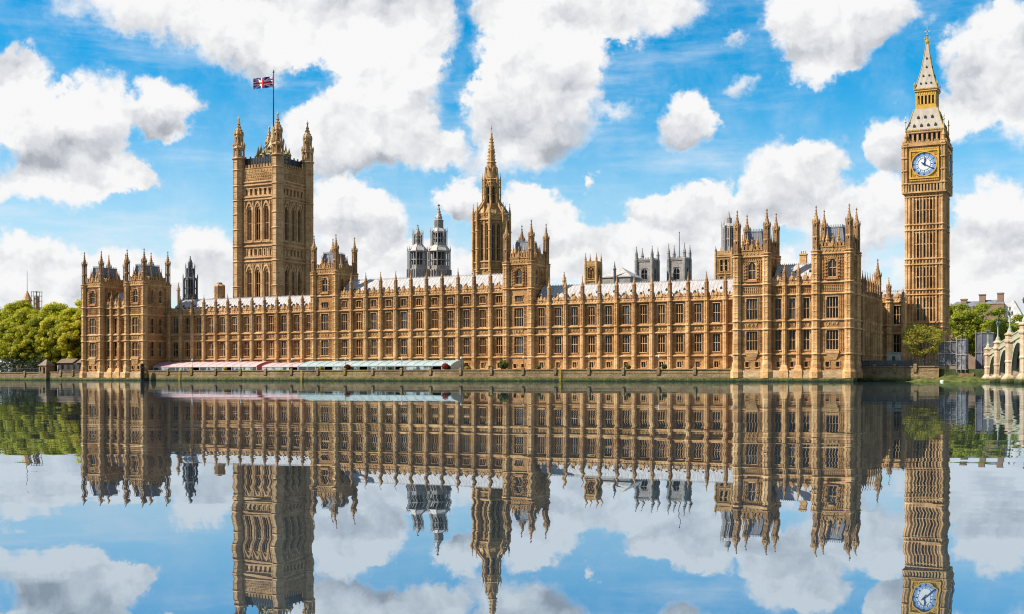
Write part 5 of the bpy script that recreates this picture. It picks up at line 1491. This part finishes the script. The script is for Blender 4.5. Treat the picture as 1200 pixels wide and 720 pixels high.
tree('bank_tree', 'bank', 0, 280.2, 10.8, 3.2, 1.0, 40, 'small spreading tree with thin leaves on the bank in front of the clock tower', None)
for k, (x, y, s, lab) in enumerate([(279.5, 86, 1.2, 'fresh green tree just right of the clock tower'), (286.5, 92, 1.25, 'fresh green tree in front of the distant brown mansion'), (291.5, 80, .92, 'fresh green tree left of the bridge lamps'), (298.5, 90, 1.02, 'fresh green tree behind the third bridge lamp'), (306, 96, 1.05, 'green tree above the bridge parapet at the right edge'), (315, 100, 1.0, 'green tree beyond the right edge of the photo')]):
    tree('park_tree', 'park', k, x, y, 2.6, s, 50*k, lab, 'trees behind the bridge end')

# ------------------------------------------------------------------ left bank odds and ends
def left_bank():
    o = thing('stone_kiosk', 'small square stone kiosk with pyramid roof standing on the river wall among the trees', 'kiosk', (-19.2, 1.5, 0)); x0, x1, y0, y1 = -21.9, -18.2, .2, 4.0
    mb = MB(); fr = Fr(x0, y0); mb.fr = fr; wall_holes(mb, 0, x1-x0, -1.2, 5.3, [(.5, 1.2, 3.2, 4.7), (2.2, 3.1, 2.4, 4.7)], 0, .5)
    mb.fr = IDT; mb.box(x0+.02, x1-.02, y0+.6, y1, -1.2, 5.3)
    mb.quad((x0, y0, -1.2), (x0, y1, -1.2), (x0, y1, 5.3), (x0, y0, 5.3)); mb.quad((x1, y0, -1.2), (x1, y1, -1.2), (x1, y1, 5.3), (x1, y0, 5.3)); part('wall', mb, RIVW, o)
    mb = MB(); mb.frus(x0-.3, x1+.3, y0-.3, y1+.3, 5.3, -20.3, -19.8, 1.9, 2.3, 7.5); part('roof', mb, plain('brown_stone_tiles', (.20, .145, .10), .9, 0, .35, .8, .3, .5), o)
    mb = MB(); mb.box(x0+.5, x0+1.2, y0+.5, y0+.55, 3.2, 4.7); part('window', mb, BLACK, o); mb = MB(); mb.box(x0+2.2, x0+3.1, y0+.5, y0+.55, 2.4, 4.7); part('door', mb, BLACK, o)
    o = thing('garden_shed', 'low dark garden building with brown roof between the kiosk and the south pavilion', 'shed', (-8.5, 6, 2.6))
    dk = plain('dark_brick', (.045, .035, .028), .9, 0, .3); br = plain('brown_tiles', (.13, .085, .055), .85, 0, .3)
    mb = MB(); mb.box(-17.2, -1.6, 4.6, 9, 2.6, 6.2); part('wall', mb, dk, o)
    mb = MB()
    for a, b in ((-17.6, -9.6), (-8.0, -1.3)): mb.ext([(4.2, 6.2), (9.4, 6.2), (6.8, 7.8)], a, b, 'a')
    part('roof', mb, br, o); mb = MB()
    for k in range(5): mb.box(-15.4+2.9*k, -14.4+2.9*k, 4.53, 4.6, 4.0, 5.5)
    part('window', mb, GLASS, o)
    o = thing('park_railing', 'dark iron park railing under the trees on the left bank', 'railing', (-60, 3, 2.6)); mb = MB()
    for k in range(160): x = -23-.7*k; mb.box(x-.05, x+.05, 3.2, 3.3, 2.6, 4.5)
    part('bars', mb, BLACK, o); mb = MB(); mb.box(-135, -22.8, 3.18, 3.32, 4.2, 4.32); mb.box(-135, -22.8, 3.18, 3.32, 3.0, 3.1); part('rail', mb, BLACK, o)
    # dark mass of shrubs under the crowns
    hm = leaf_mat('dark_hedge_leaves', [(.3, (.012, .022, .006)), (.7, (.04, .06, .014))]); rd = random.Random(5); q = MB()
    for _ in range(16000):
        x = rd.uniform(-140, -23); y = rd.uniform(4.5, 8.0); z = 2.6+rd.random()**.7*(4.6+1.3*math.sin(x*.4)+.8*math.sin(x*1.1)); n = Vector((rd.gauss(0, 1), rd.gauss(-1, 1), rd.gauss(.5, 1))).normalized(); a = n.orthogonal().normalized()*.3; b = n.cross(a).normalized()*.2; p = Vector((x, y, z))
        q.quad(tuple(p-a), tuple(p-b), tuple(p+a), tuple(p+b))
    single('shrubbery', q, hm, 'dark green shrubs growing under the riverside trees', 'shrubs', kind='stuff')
    # rooftops peering over the trees
    cx, cy = -124.1, 88.7; o = thing('mansion', 'distant brown roof turret with a thin flag mast peering over the left trees', 'building', (cx, cy, 3))
    mb = MB(); mb.box(cx-8, cx+5, cy-6, cy+8, 3, 31.0); part('wall', mb, BRN, o); mb = MB(); mb.frus(cx-8, cx+5, cy-6, cy+8, 31.0, cx-5, cx+2, cy-1, cy+3, 33.0); part('roof', mb, SLATE, o)
    mb = MB(); mb.lathe(cx, cy-4, [(2.0, 30), (2.0, 36.0), (2.4, 36.3), (.5, 40.2), (.12, 41)], 8); part('turret', mb, BRN, o); mb = MB(); mb.lathe(cx, cy-4, [(.14, 40.5), (.08, 50)], 5); part('mast', mb, BLACK, o)
    cx, cy = -119.5, 86; o = thing('scaffold_tower', 'thin scaffold cage around a chimney above the left trees', 'scaffolding', (cx, cy, 28)); mb = MB()
    for sx in (-1.6, 0, 1.6):
        for sy in (-1.6, 1.6): mb.tube((cx+sx, cy+sy, 26), (cx+sx, cy+sy, 40.4), .13)
    for z in (30, 33, 36, 38.3, 40.2):
        for s in (-1.6, 1.6): mb.tube((cx-1.9, cy+s, z), (cx+1.9, cy+s, z), .11); mb.tube((cx+s, cy-1.9, z), (cx+s, cy+1.9, z), .11)
    part('poles', mb, DARKM, o); mb = MB(); mb.box(cx-.8, cx+.8, cy-.8, cy+.8, 26, 38); part('chimney', mb, BRN, o)
left_bank()

# ------------------------------------------------------------------ right bank
def right_bank():
    mb = MB(); mb.box(264.6, 297, 9.8, 60, -1.0, 3.2); single('lawn', mb, plain('shaded_lawn', (.05, .06, .02), .95, 0, .4), kind='structure')
    o = thing('bank_fence', 'dark iron fence along the top of the shaded river wall below the clock tower', 'fence', (274, 9.6, 4.0)); mb = MB()
    for k in range(53): x = 264.7+.37*k; mb.box(x-.035, x+.035, 9.45, 9.55, 4.0, 5.6)
    for z in (4.1, 5.3): mb.box(264.6, 284.2, 9.46, 9.54, z, z+.1)
    part('bars', mb, BLACK, o); mb = MB(); mb.box(264.7, 277.6, 10.4, 11.2, 3.2, 5.4); part('backing_boards', mb, DARKM, o)
    o = thing('site_hut', 'small pale site hut with one dark window behind the bank fence', 'hut', (272.2, 16, 3.2)); mb = MB(); mb.box(270.6, 273.6, 15, 18, 3.2, 7.4); part('wall', mb, plain('cream_panel', (.42, .40, .30), .7), o)
    mb = MB(); mb.box(270.4, 273.8, 14.8, 18.2, 7.4, 7.65); part('roof', mb, LEADG, o); mb = MB(); mb.box(271.8, 272.6, 14.93, 15.0, 5.4, 6.6); part('window', mb, GLASS, o)
    # wrapped scaffolds
    def wrap_mat(name, a, b):
        m, nt, bs = new_mat(name); T = NT(nt); pos = T.n('ShaderNodeNewGeometry').outputs['Position']
        n = T.noise(T.mul(pos, (1.3, 1.3, 1.6)), 1., 5, .75); T.l(T.ramp(n, [(.40, a), (.60, b)]), bs.inputs['Base Color']); bs.inputs['Roughness'].default_value = .8; return m
    W1 = wrap_mat('grey_sheeting', (.06, .06, .072), (.12, .115, .12)); W2 = wrap_mat('mottled_debris_net', (.06, .06, .075), (.27, .27, .28)); W3 = wrap_mat('blue_grey_sheeting', (.075, .08, .10), (.12, .12, .14))
    def wrapped(label, x0, x1, y0, y1, z0, z1, mat, step):
        o = thing('wrapped_scaffold', label, 'scaffolding', ((x0+x1)/2, y0, z0), 'wrapped scaffolds by the bridge end'); mb = MB()
        n = max(2, round((x1-x0)/.8)); rd = random.Random(int(x0*7)); rows = 6
        P = [[(x0+(x1-x0)*i/n, y0+rd.uniform(-.08, .08), z0+(z1-z0)*j/rows) for j in range(rows+1)] for i in range(n+1)]
        for i in range(n):
            for j in range(rows): mb.quad(P[i][j], P[i+1][j], P[i+1][j+1], P[i][j+1])
        mb.box(x0, x1, y0+.15, y1, z0, z1-.02); part('sheeting', mb, mat, o); mb = MB()
        for i in range(int((x1-x0)/step)+1): mb.tube((x0+i*step, y0-.16, z0-.6), (x0+i*step, y0-.16, z1+.7), .06, None, 5)
        for z in (z0+.2, (z0+z1)/2, z1): mb.tube((x0-.3, y0-.18, z), (x1+.3, y0-.18, z), .06, None, 5)
        part('poles', mb, LEADG, o)
    wrapped('wide grey sheeted scaffold on the river wall right of the bank tree', 284.0, 288.3, 10.0, 15, 4.0, 10.1, W1, 1.4)
    wrapped('narrow mottled net covered scaffold beside the wide grey one', 288.4, 290.6, 9.4, 14, 2.9, 10.6, W2, 1.0)
    wrapped('blue grey sheeted scaffold set back next to the first bridge pier', 291.9, 296.0, 18, 22, 2.6, 12.4, W3, 1.4)
    # far mansion
    o = thing('mansion', 'distant brown brick mansion block with chimneys and a white bay above the right trees', 'building', (275, 246, 3)); bk = plain('brown_brick', (.22, .14, .09), .9, 0, .25, .3); x, y = 271.0, 244.5
    mb = MB(); mb.box(x-14, x-1.5, y, y+14, 3, 31.5); mb.box(x-1.48, x+8.5, y+1, y+15, 3, 32.5); part('wall', mb, bk, o)
    mb = MB(); mb.frus(x-14.2, x-1.6, y-.2, y+14, 31.502, x-11, x-2, y+4, y+10, 34); mb.frus(x-1.45, x+8.7, y+.8, y+15, 32.502, x, x+7, y+4, y+10, 34.4); part('roof', mb, SLATE, o)
    for cx_, cz in ((x-.5, 36.4), (x+6.8, 36.8), (x-8, 34.6)): mb = MB(); mb.box(cx_-1.2, cx_+1.2, y+2, y+5, 28, cz); mb.box(cx_-1.4, cx_+1.4, y+1.8, y+5.2, cz, cz+.5); part('chimney', mb, bk, o)
    mb = MB(); mb.ext([(x+8.6, 3), (x+16.5, 3), (x+16.5, 25.5), (x+12, 34.0), (x+10, 33), (x+8.6, 33)], y+2, y+14); part('gable_bay', mb, plain('white_render', (.62, .58, .54), .8), o)
    for i in range(5):
        for z in (27.2, 29.6):
            mb = MB(); mb.box(x-13+2.3*i, x-12+2.3*i, y-.06, y+.3, z, z+1.5); part('window', mb, GLASS, o)
right_bank()

# ------------------------------------------------------------------ bridge
def bridge():
    px, py = 296.1, 9.2; ang = math.degrees(math.atan2(-28.95, 4.8)); S = 29.35; fr = Fr(px, py, ang); NP = 9; HW = 1.5
    o = thing('bridge', 'low stone and pale green iron arch bridge crossing the river at the right edge', 'bridge', (px, py, 0))
    grn = plain('cream_green_paint', (.42, .40, .27), .55, 0, .16, .9); grd = plain('sage_green_paint', (.30, .29, .19), .55, 0, .18, .9)
    def zt(u): s = u/S; return 8.0+.8*s if s < 5 else 8.0+4-.8*abs(s-5)*.5
    def pier_base(k): return zt(k*S)
    # shore abutment
    mb = MB(fr); mb.box(-14, -HW, -24, -.3, -1, 6.6); part('abutment', mb, GRAN, o)
    for k in range(NP):
        u = k*S; z = zt(u); mb = MB(fr)
        mb.box(u-HW, u+HW, -25, -.15, -1.5, z-1.6)
        mb.lathe(u, .35, [(1.9, -1.5), (1.8, .8), (.98, 1.8), (.92, 1.9), (.90, z*.42), (1.02, z*.43), (1.02, z*.46), (.90, z*.48), (.88, z-1.7), (1.12, z-1.35), (1.12, z-1.05), (.95, z-.85), (.93, z-.15), (1.12, z), (1.12, z+.2), (.6, z+.55), (.3, z+.7)], 8)
        part('pier', mb, GRAN, o)
    for k in range(NP-1):
        u0, u1 = k*S+HW*.7, (k+1)*S-HW*.7; n = 26
        def low(u):
            c = (u0+u1)/2; a = (u1-u0)/2; t = max(-1, min(1, (u-c)/a)); crown = zt(c)-2.3; spring = .8
            return spring+(crown-spring)*math.sqrt(max(0, 1-t*t))
        us = [(u0+u1)/2-(u1-u0)/2*math.cos(math.pi*i/n) for i in range(n+1)]
        mb = MB(fr); rb = MB(fr)
        for a, b in zip(us, us[1:]):
            mb.add([(a, -.7, low(a)+.01), (b, -.7, low(b)+.01), (b, -.7, zt(b)-1.5), (a, -.7, zt(a)-1.5), (a, -.05, low(a)+.01), (b, -.05, low(b)+.01), (b, -.05, zt(b)-1.5), (a, -.05, zt(a)-1.5)], [(4,5,6,7), (0,3,2,1), (0,1,5,4), (3,7,6,2)])
            for d0, d1, w in ((-.02, .22, .55), (-.0, .12, .95)):
                rb.add([(a, d0, low(a)), (b, d0, low(b)), (b, d0, low(b)+w), (a, d0, low(a)+w), (a, d1, low(a)), (b, d1, low(b)), (b, d1, low(b)+w), (a, d1, low(a)+w)], [(4,5,6,7), (0,1,5,4), (3,7,6,2)])
        for d in range(1, 7):                              # inner arch ribs
            for a, b in zip(us, us[1:]):
                mb.add([(a, -d*3.9-.4, low(a)), (b, -d*3.9-.4, low(b)), (b, -d*3.9-.4, zt(b)-2.0), (a, -d*3.9-.4, zt(a)-2.0), (a, -d*3.9, low(a)), (b, -d*3.9, low(b)), (b, -d*3.9, zt(b)-2.0), (a, -d*3.9, zt(a)-2.0)], [(4,5,6,7), (0,3,2,1), (0,1,5,4)])
        # spandrel ornament: roundels and shields
        for f, r in ((.10, .8), (.17, .55), (.83, .55), (.90, .8)):
            u = u0+(u1-u0)*f; zc = (low(u)+.95+zt(u)-1.6)/2; r = min(r, (zt(u)-1.6-low(u)-.95)*.42)
            if r > .15: disc(rb, u, zc, r*.7, r, -.06, .12, 16); disc(rb, u, zc, 0, r*.35, -.06, .1, 10)
        part('spandrel', mb, grd, o); part('arch_rib', rb, grn, o)
        ub, ue = k*S+1.2, (k+1)*S-1.2; mb = MB(fr); m = 40
        def slab(a, b, d0, d1, f0, f1): mb.add([(a, d0, zt(a)+f0), (b, d0, zt(b)+f0), (b, d0, zt(b)+f1), (a, d0, zt(a)+f1), (a, d1, zt(a)+f0), (b, d1, zt(b)+f0), (b, d1, zt(b)+f1), (a, d1, zt(a)+f1)], [(0,3,2,1),(4,5,6,7),(0,1,5,4),(2,3,7,6),(1,2,6,5),(0,4,7,3)])
        slab(ub, ue, -.5, .35, -1.55, -1.25); slab(ub, ue, -.4, .22, -1.248, -1.0); slab(ub, ue, -.25, .08, -.998, -.8); slab(ub, ue, -.28, .14, -.16, .04)
        for i in range(m+1):
            a = ub+(ue-ub)*i/m; slab(a-.09, a+.09, -.16, .02, -.8, -.16)
            if i < m: c = a+(ue-ub)/m/2; slab(c-.24, c+.24, -.12, -.02, -.46, -.30)
        for i in range(20): a = ub+(ue-ub)*(i+.5)/20; slab(a-.3, a+.3, .22, .34, -1.235, -1.02)
        part('parapet', mb, grn, o)
    mb = MB(fr)
    for k in range(NP-1): a, b = k*S, (k+1)*S; mb.add([(a, -25, zt(a)-1.9), (b, -25, zt(b)-1.9), (b, -.72, zt(b)-1.9), (a, -.72, zt(a)-1.9), (a, -25, zt(a)-1.2), (b, -25, zt(b)-1.2), (b, -.72, zt(b)-1.2), (a, -.72, zt(a)-1.2)], [(0,3,2,1),(4,5,6,7),(0,1,5,4),(2,3,7,6)])
    part('deck', mb, plain('bridge_deck', (.09, .09, .09), .9), o)
    mb = MB(fr)
    for k in range(NP-1): a, b = k*S, (k+1)*S; mb.add([(a, -25.3, zt(a)-1.9), (b, -25.3, zt(b)-1.9), (b, -25.02, zt(b)-1.9), (a, -25.02, zt(a)-1.9), (a, -25.3, zt(a)), (b, -25.3, zt(b)), (b, -25.02, zt(b)), (a, -25.02, zt(a))], [(0,3,2,1),(4,5,6,7),(0,1,5,4),(2,3,7,6)])
    part('far_parapet', mb, grn, o)
    # triple lanterns on the piers
    lg = plain('cream_green_lamp_iron', (.30, .31, .21), .5); gl = plain('green_lamp_lantern', (.07, .10, .065), .3)
    q = MB(); q.lathe(0, 0, [(.55, .0), (.42, .5), (.24, .8), (.16, 1.4), (.13, 3.4), (.22, 3.5), (.12, 3.7), (.08, 4.3)], 8)
    for k in range(3):
        t = k*2*math.pi/3; q.tube((0, 0, 3.0), (math.cos(t)*.42, math.sin(t)*.42, 3.35), .06, None, 5)
    post = q.mesh('post', lg)
    l = MB(); l.lathe(0, 0, [(.07, 0), (.14, .12), (.20, .62), (.23, .66), (.09, .85), (.03, 1.05)], 6); head = l.mesh('lantern', gl)
    where = ['first bridge pier at the bank', 'second bridge pier from the bank', 'third bridge pier from the bank', 'fourth bridge pier, at the right edge']
    for k in range(6):
        p = fr((k*S, .35, 0)); z = zt(k*S)+.62
        L = thing('street_lamp', 'pale lamp post with dark green lanterns on the '+where[k] if k < 4 else 'pale lamp post with dark green lanterns on a bridge pier outside the frame', 'street lamp', (p[0], p[1], z), 'triple lamps on the bridge piers')
        inst('post', post, L, (p[0], p[1], z)); inst('lantern', head, L, (p[0], p[1], z+4.2))
        for j in range(3): t = j*2*math.pi/3; inst('lantern', head, L, (p[0]+math.cos(t)*.42, p[1]+math.sin(t)*.42, z+3.3))
    return fr, S, zt
BR = bridge()

# ------------------------------------------------------------------ people crossing the bridge
def people():
    fr, S, zt = BR
    def clothes(name, trousers, coat, skin, hair):
        m, nt, b = new_mat(name); T = NT(nt); sp = T.n('ShaderNodeSeparateXYZ'); T.l(T.n('ShaderNodeTexCoord').outputs['Object'], sp.inputs[0])
        o = T.n('ShaderNodeValToRGB'); T.l(T.rng(sp.outputs['Z'], 0, 2), o.inputs[0]); o.color_ramp.interpolation = 'CONSTANT'; e = o.color_ramp.elements
        e[0].position, e[0].color = 0, (*trousers, 1); e[1].position, e[1].color = .45, (*coat, 1)
        for p, c in ((.725, skin), (.825, hair)): x = e.new(p); x.color = (*c, 1)
        T.l(o.outputs[0], b.inputs['Base Color']); b.inputs['Roughness'].default_value = .85; return m
    J = [(0,0,.95), (0,0,1.15), (0,.01,1.38), (0,.02,1.5), (0,.05,1.6), (0,.05,1.72),
         (.19,0,1.40), (.25,.03,1.12), (.24,.14,.88), (-.19,0,1.40), (-.25,-.04,1.12), (-.24,.05,.86),
         (.10,0,.88), (.12,.10,.48), (.12,.05,.06), (.12,.18,.03), (-.10,0,.88), (-.12,-.02,.48), (-.12,-.14,.08), (-.12,-.02,.03)]
    E = [(0,1),(1,2),(2,3),(3,4),(4,5),(2,6),(6,7),(7,8),(2,9),(9,10),(10,11),(0,12),(12,13),(13,14),(14,15),(0,16),(16,17),(17,18),(18,19)]
    RAD = [.15,.14,.16,.065,.105,.09,.08,.055,.04,.08,.055,.04,.10,.07,.05,.04,.10,.07,.05,.04]
    sk = (.50, .30, .22)
    W = [(18.0, -1.1, (.03,.03,.05), (.02,.02,.025), (.02,.015,.01), 10, 'person in a dark coat with black hair walking over the bridge behind the second lamp'),
         (50.5, -1.0, (.05,.06,.12), (.45,.22,.22), (.10,.06,.03), 190, 'person in a pink top walking on the bridge left of the tallest lamp'),
         (53.2, -1.2, (.04,.04,.04), (.30,.30,.32), (.03,.02,.015), 10, 'person in a grey jacket walking on the bridge left of the tallest lamp'),
         (72.5, -1.0, (.03,.03,.05), (.015,.015,.02), (.012,.01,.01), 15, 'person in a black coat standing at the bridge parapet right of the tallest lamp'),
         (75.6, -1.1, (.10,.10,.14), (.50,.32,.33), (.20,.12,.05), 185, 'fair haired person in a pale pink top on the bridge near the right edge'),
         (79.0, -1.3, (.05,.05,.06), (.60,.60,.60), (.04,.03,.02), 170, 'person in a white shirt on the bridge at the right edge')]
    for u, d, tr, co, ha, rot, lab in W:
        p = fr((u, d, 0)); me = bpy.data.meshes.new('person'); me.from_pydata(J, E, []); me.update()
        o = bpy.data.objects.new('person', me); COL.objects.link(o); o.location = (p[0], p[1], zt(u)-1.2); o.rotation_euler = (0, 0, R(rot))
        md = o.modifiers.new('skin', 'SKIN'); md.use_smooth_shade = True
        if not me.skin_vertices: me.attributes
        for i, v in enumerate(me.skin_vertices[0].data): v.radius = (RAD[i], RAD[i]*(.72 if i in (1, 2) else 1)); v.use_root = (i == 0)
        sb = o.modifiers.new('subsurf', 'SUBSURF'); sb.levels = sb.render_levels = 1
        me.materials.append(clothes('clothes', tr, co, sk, ha)); o['label'] = lab; o['category'] = 'person'; o['group'] = 'people crossing the bridge'
people()
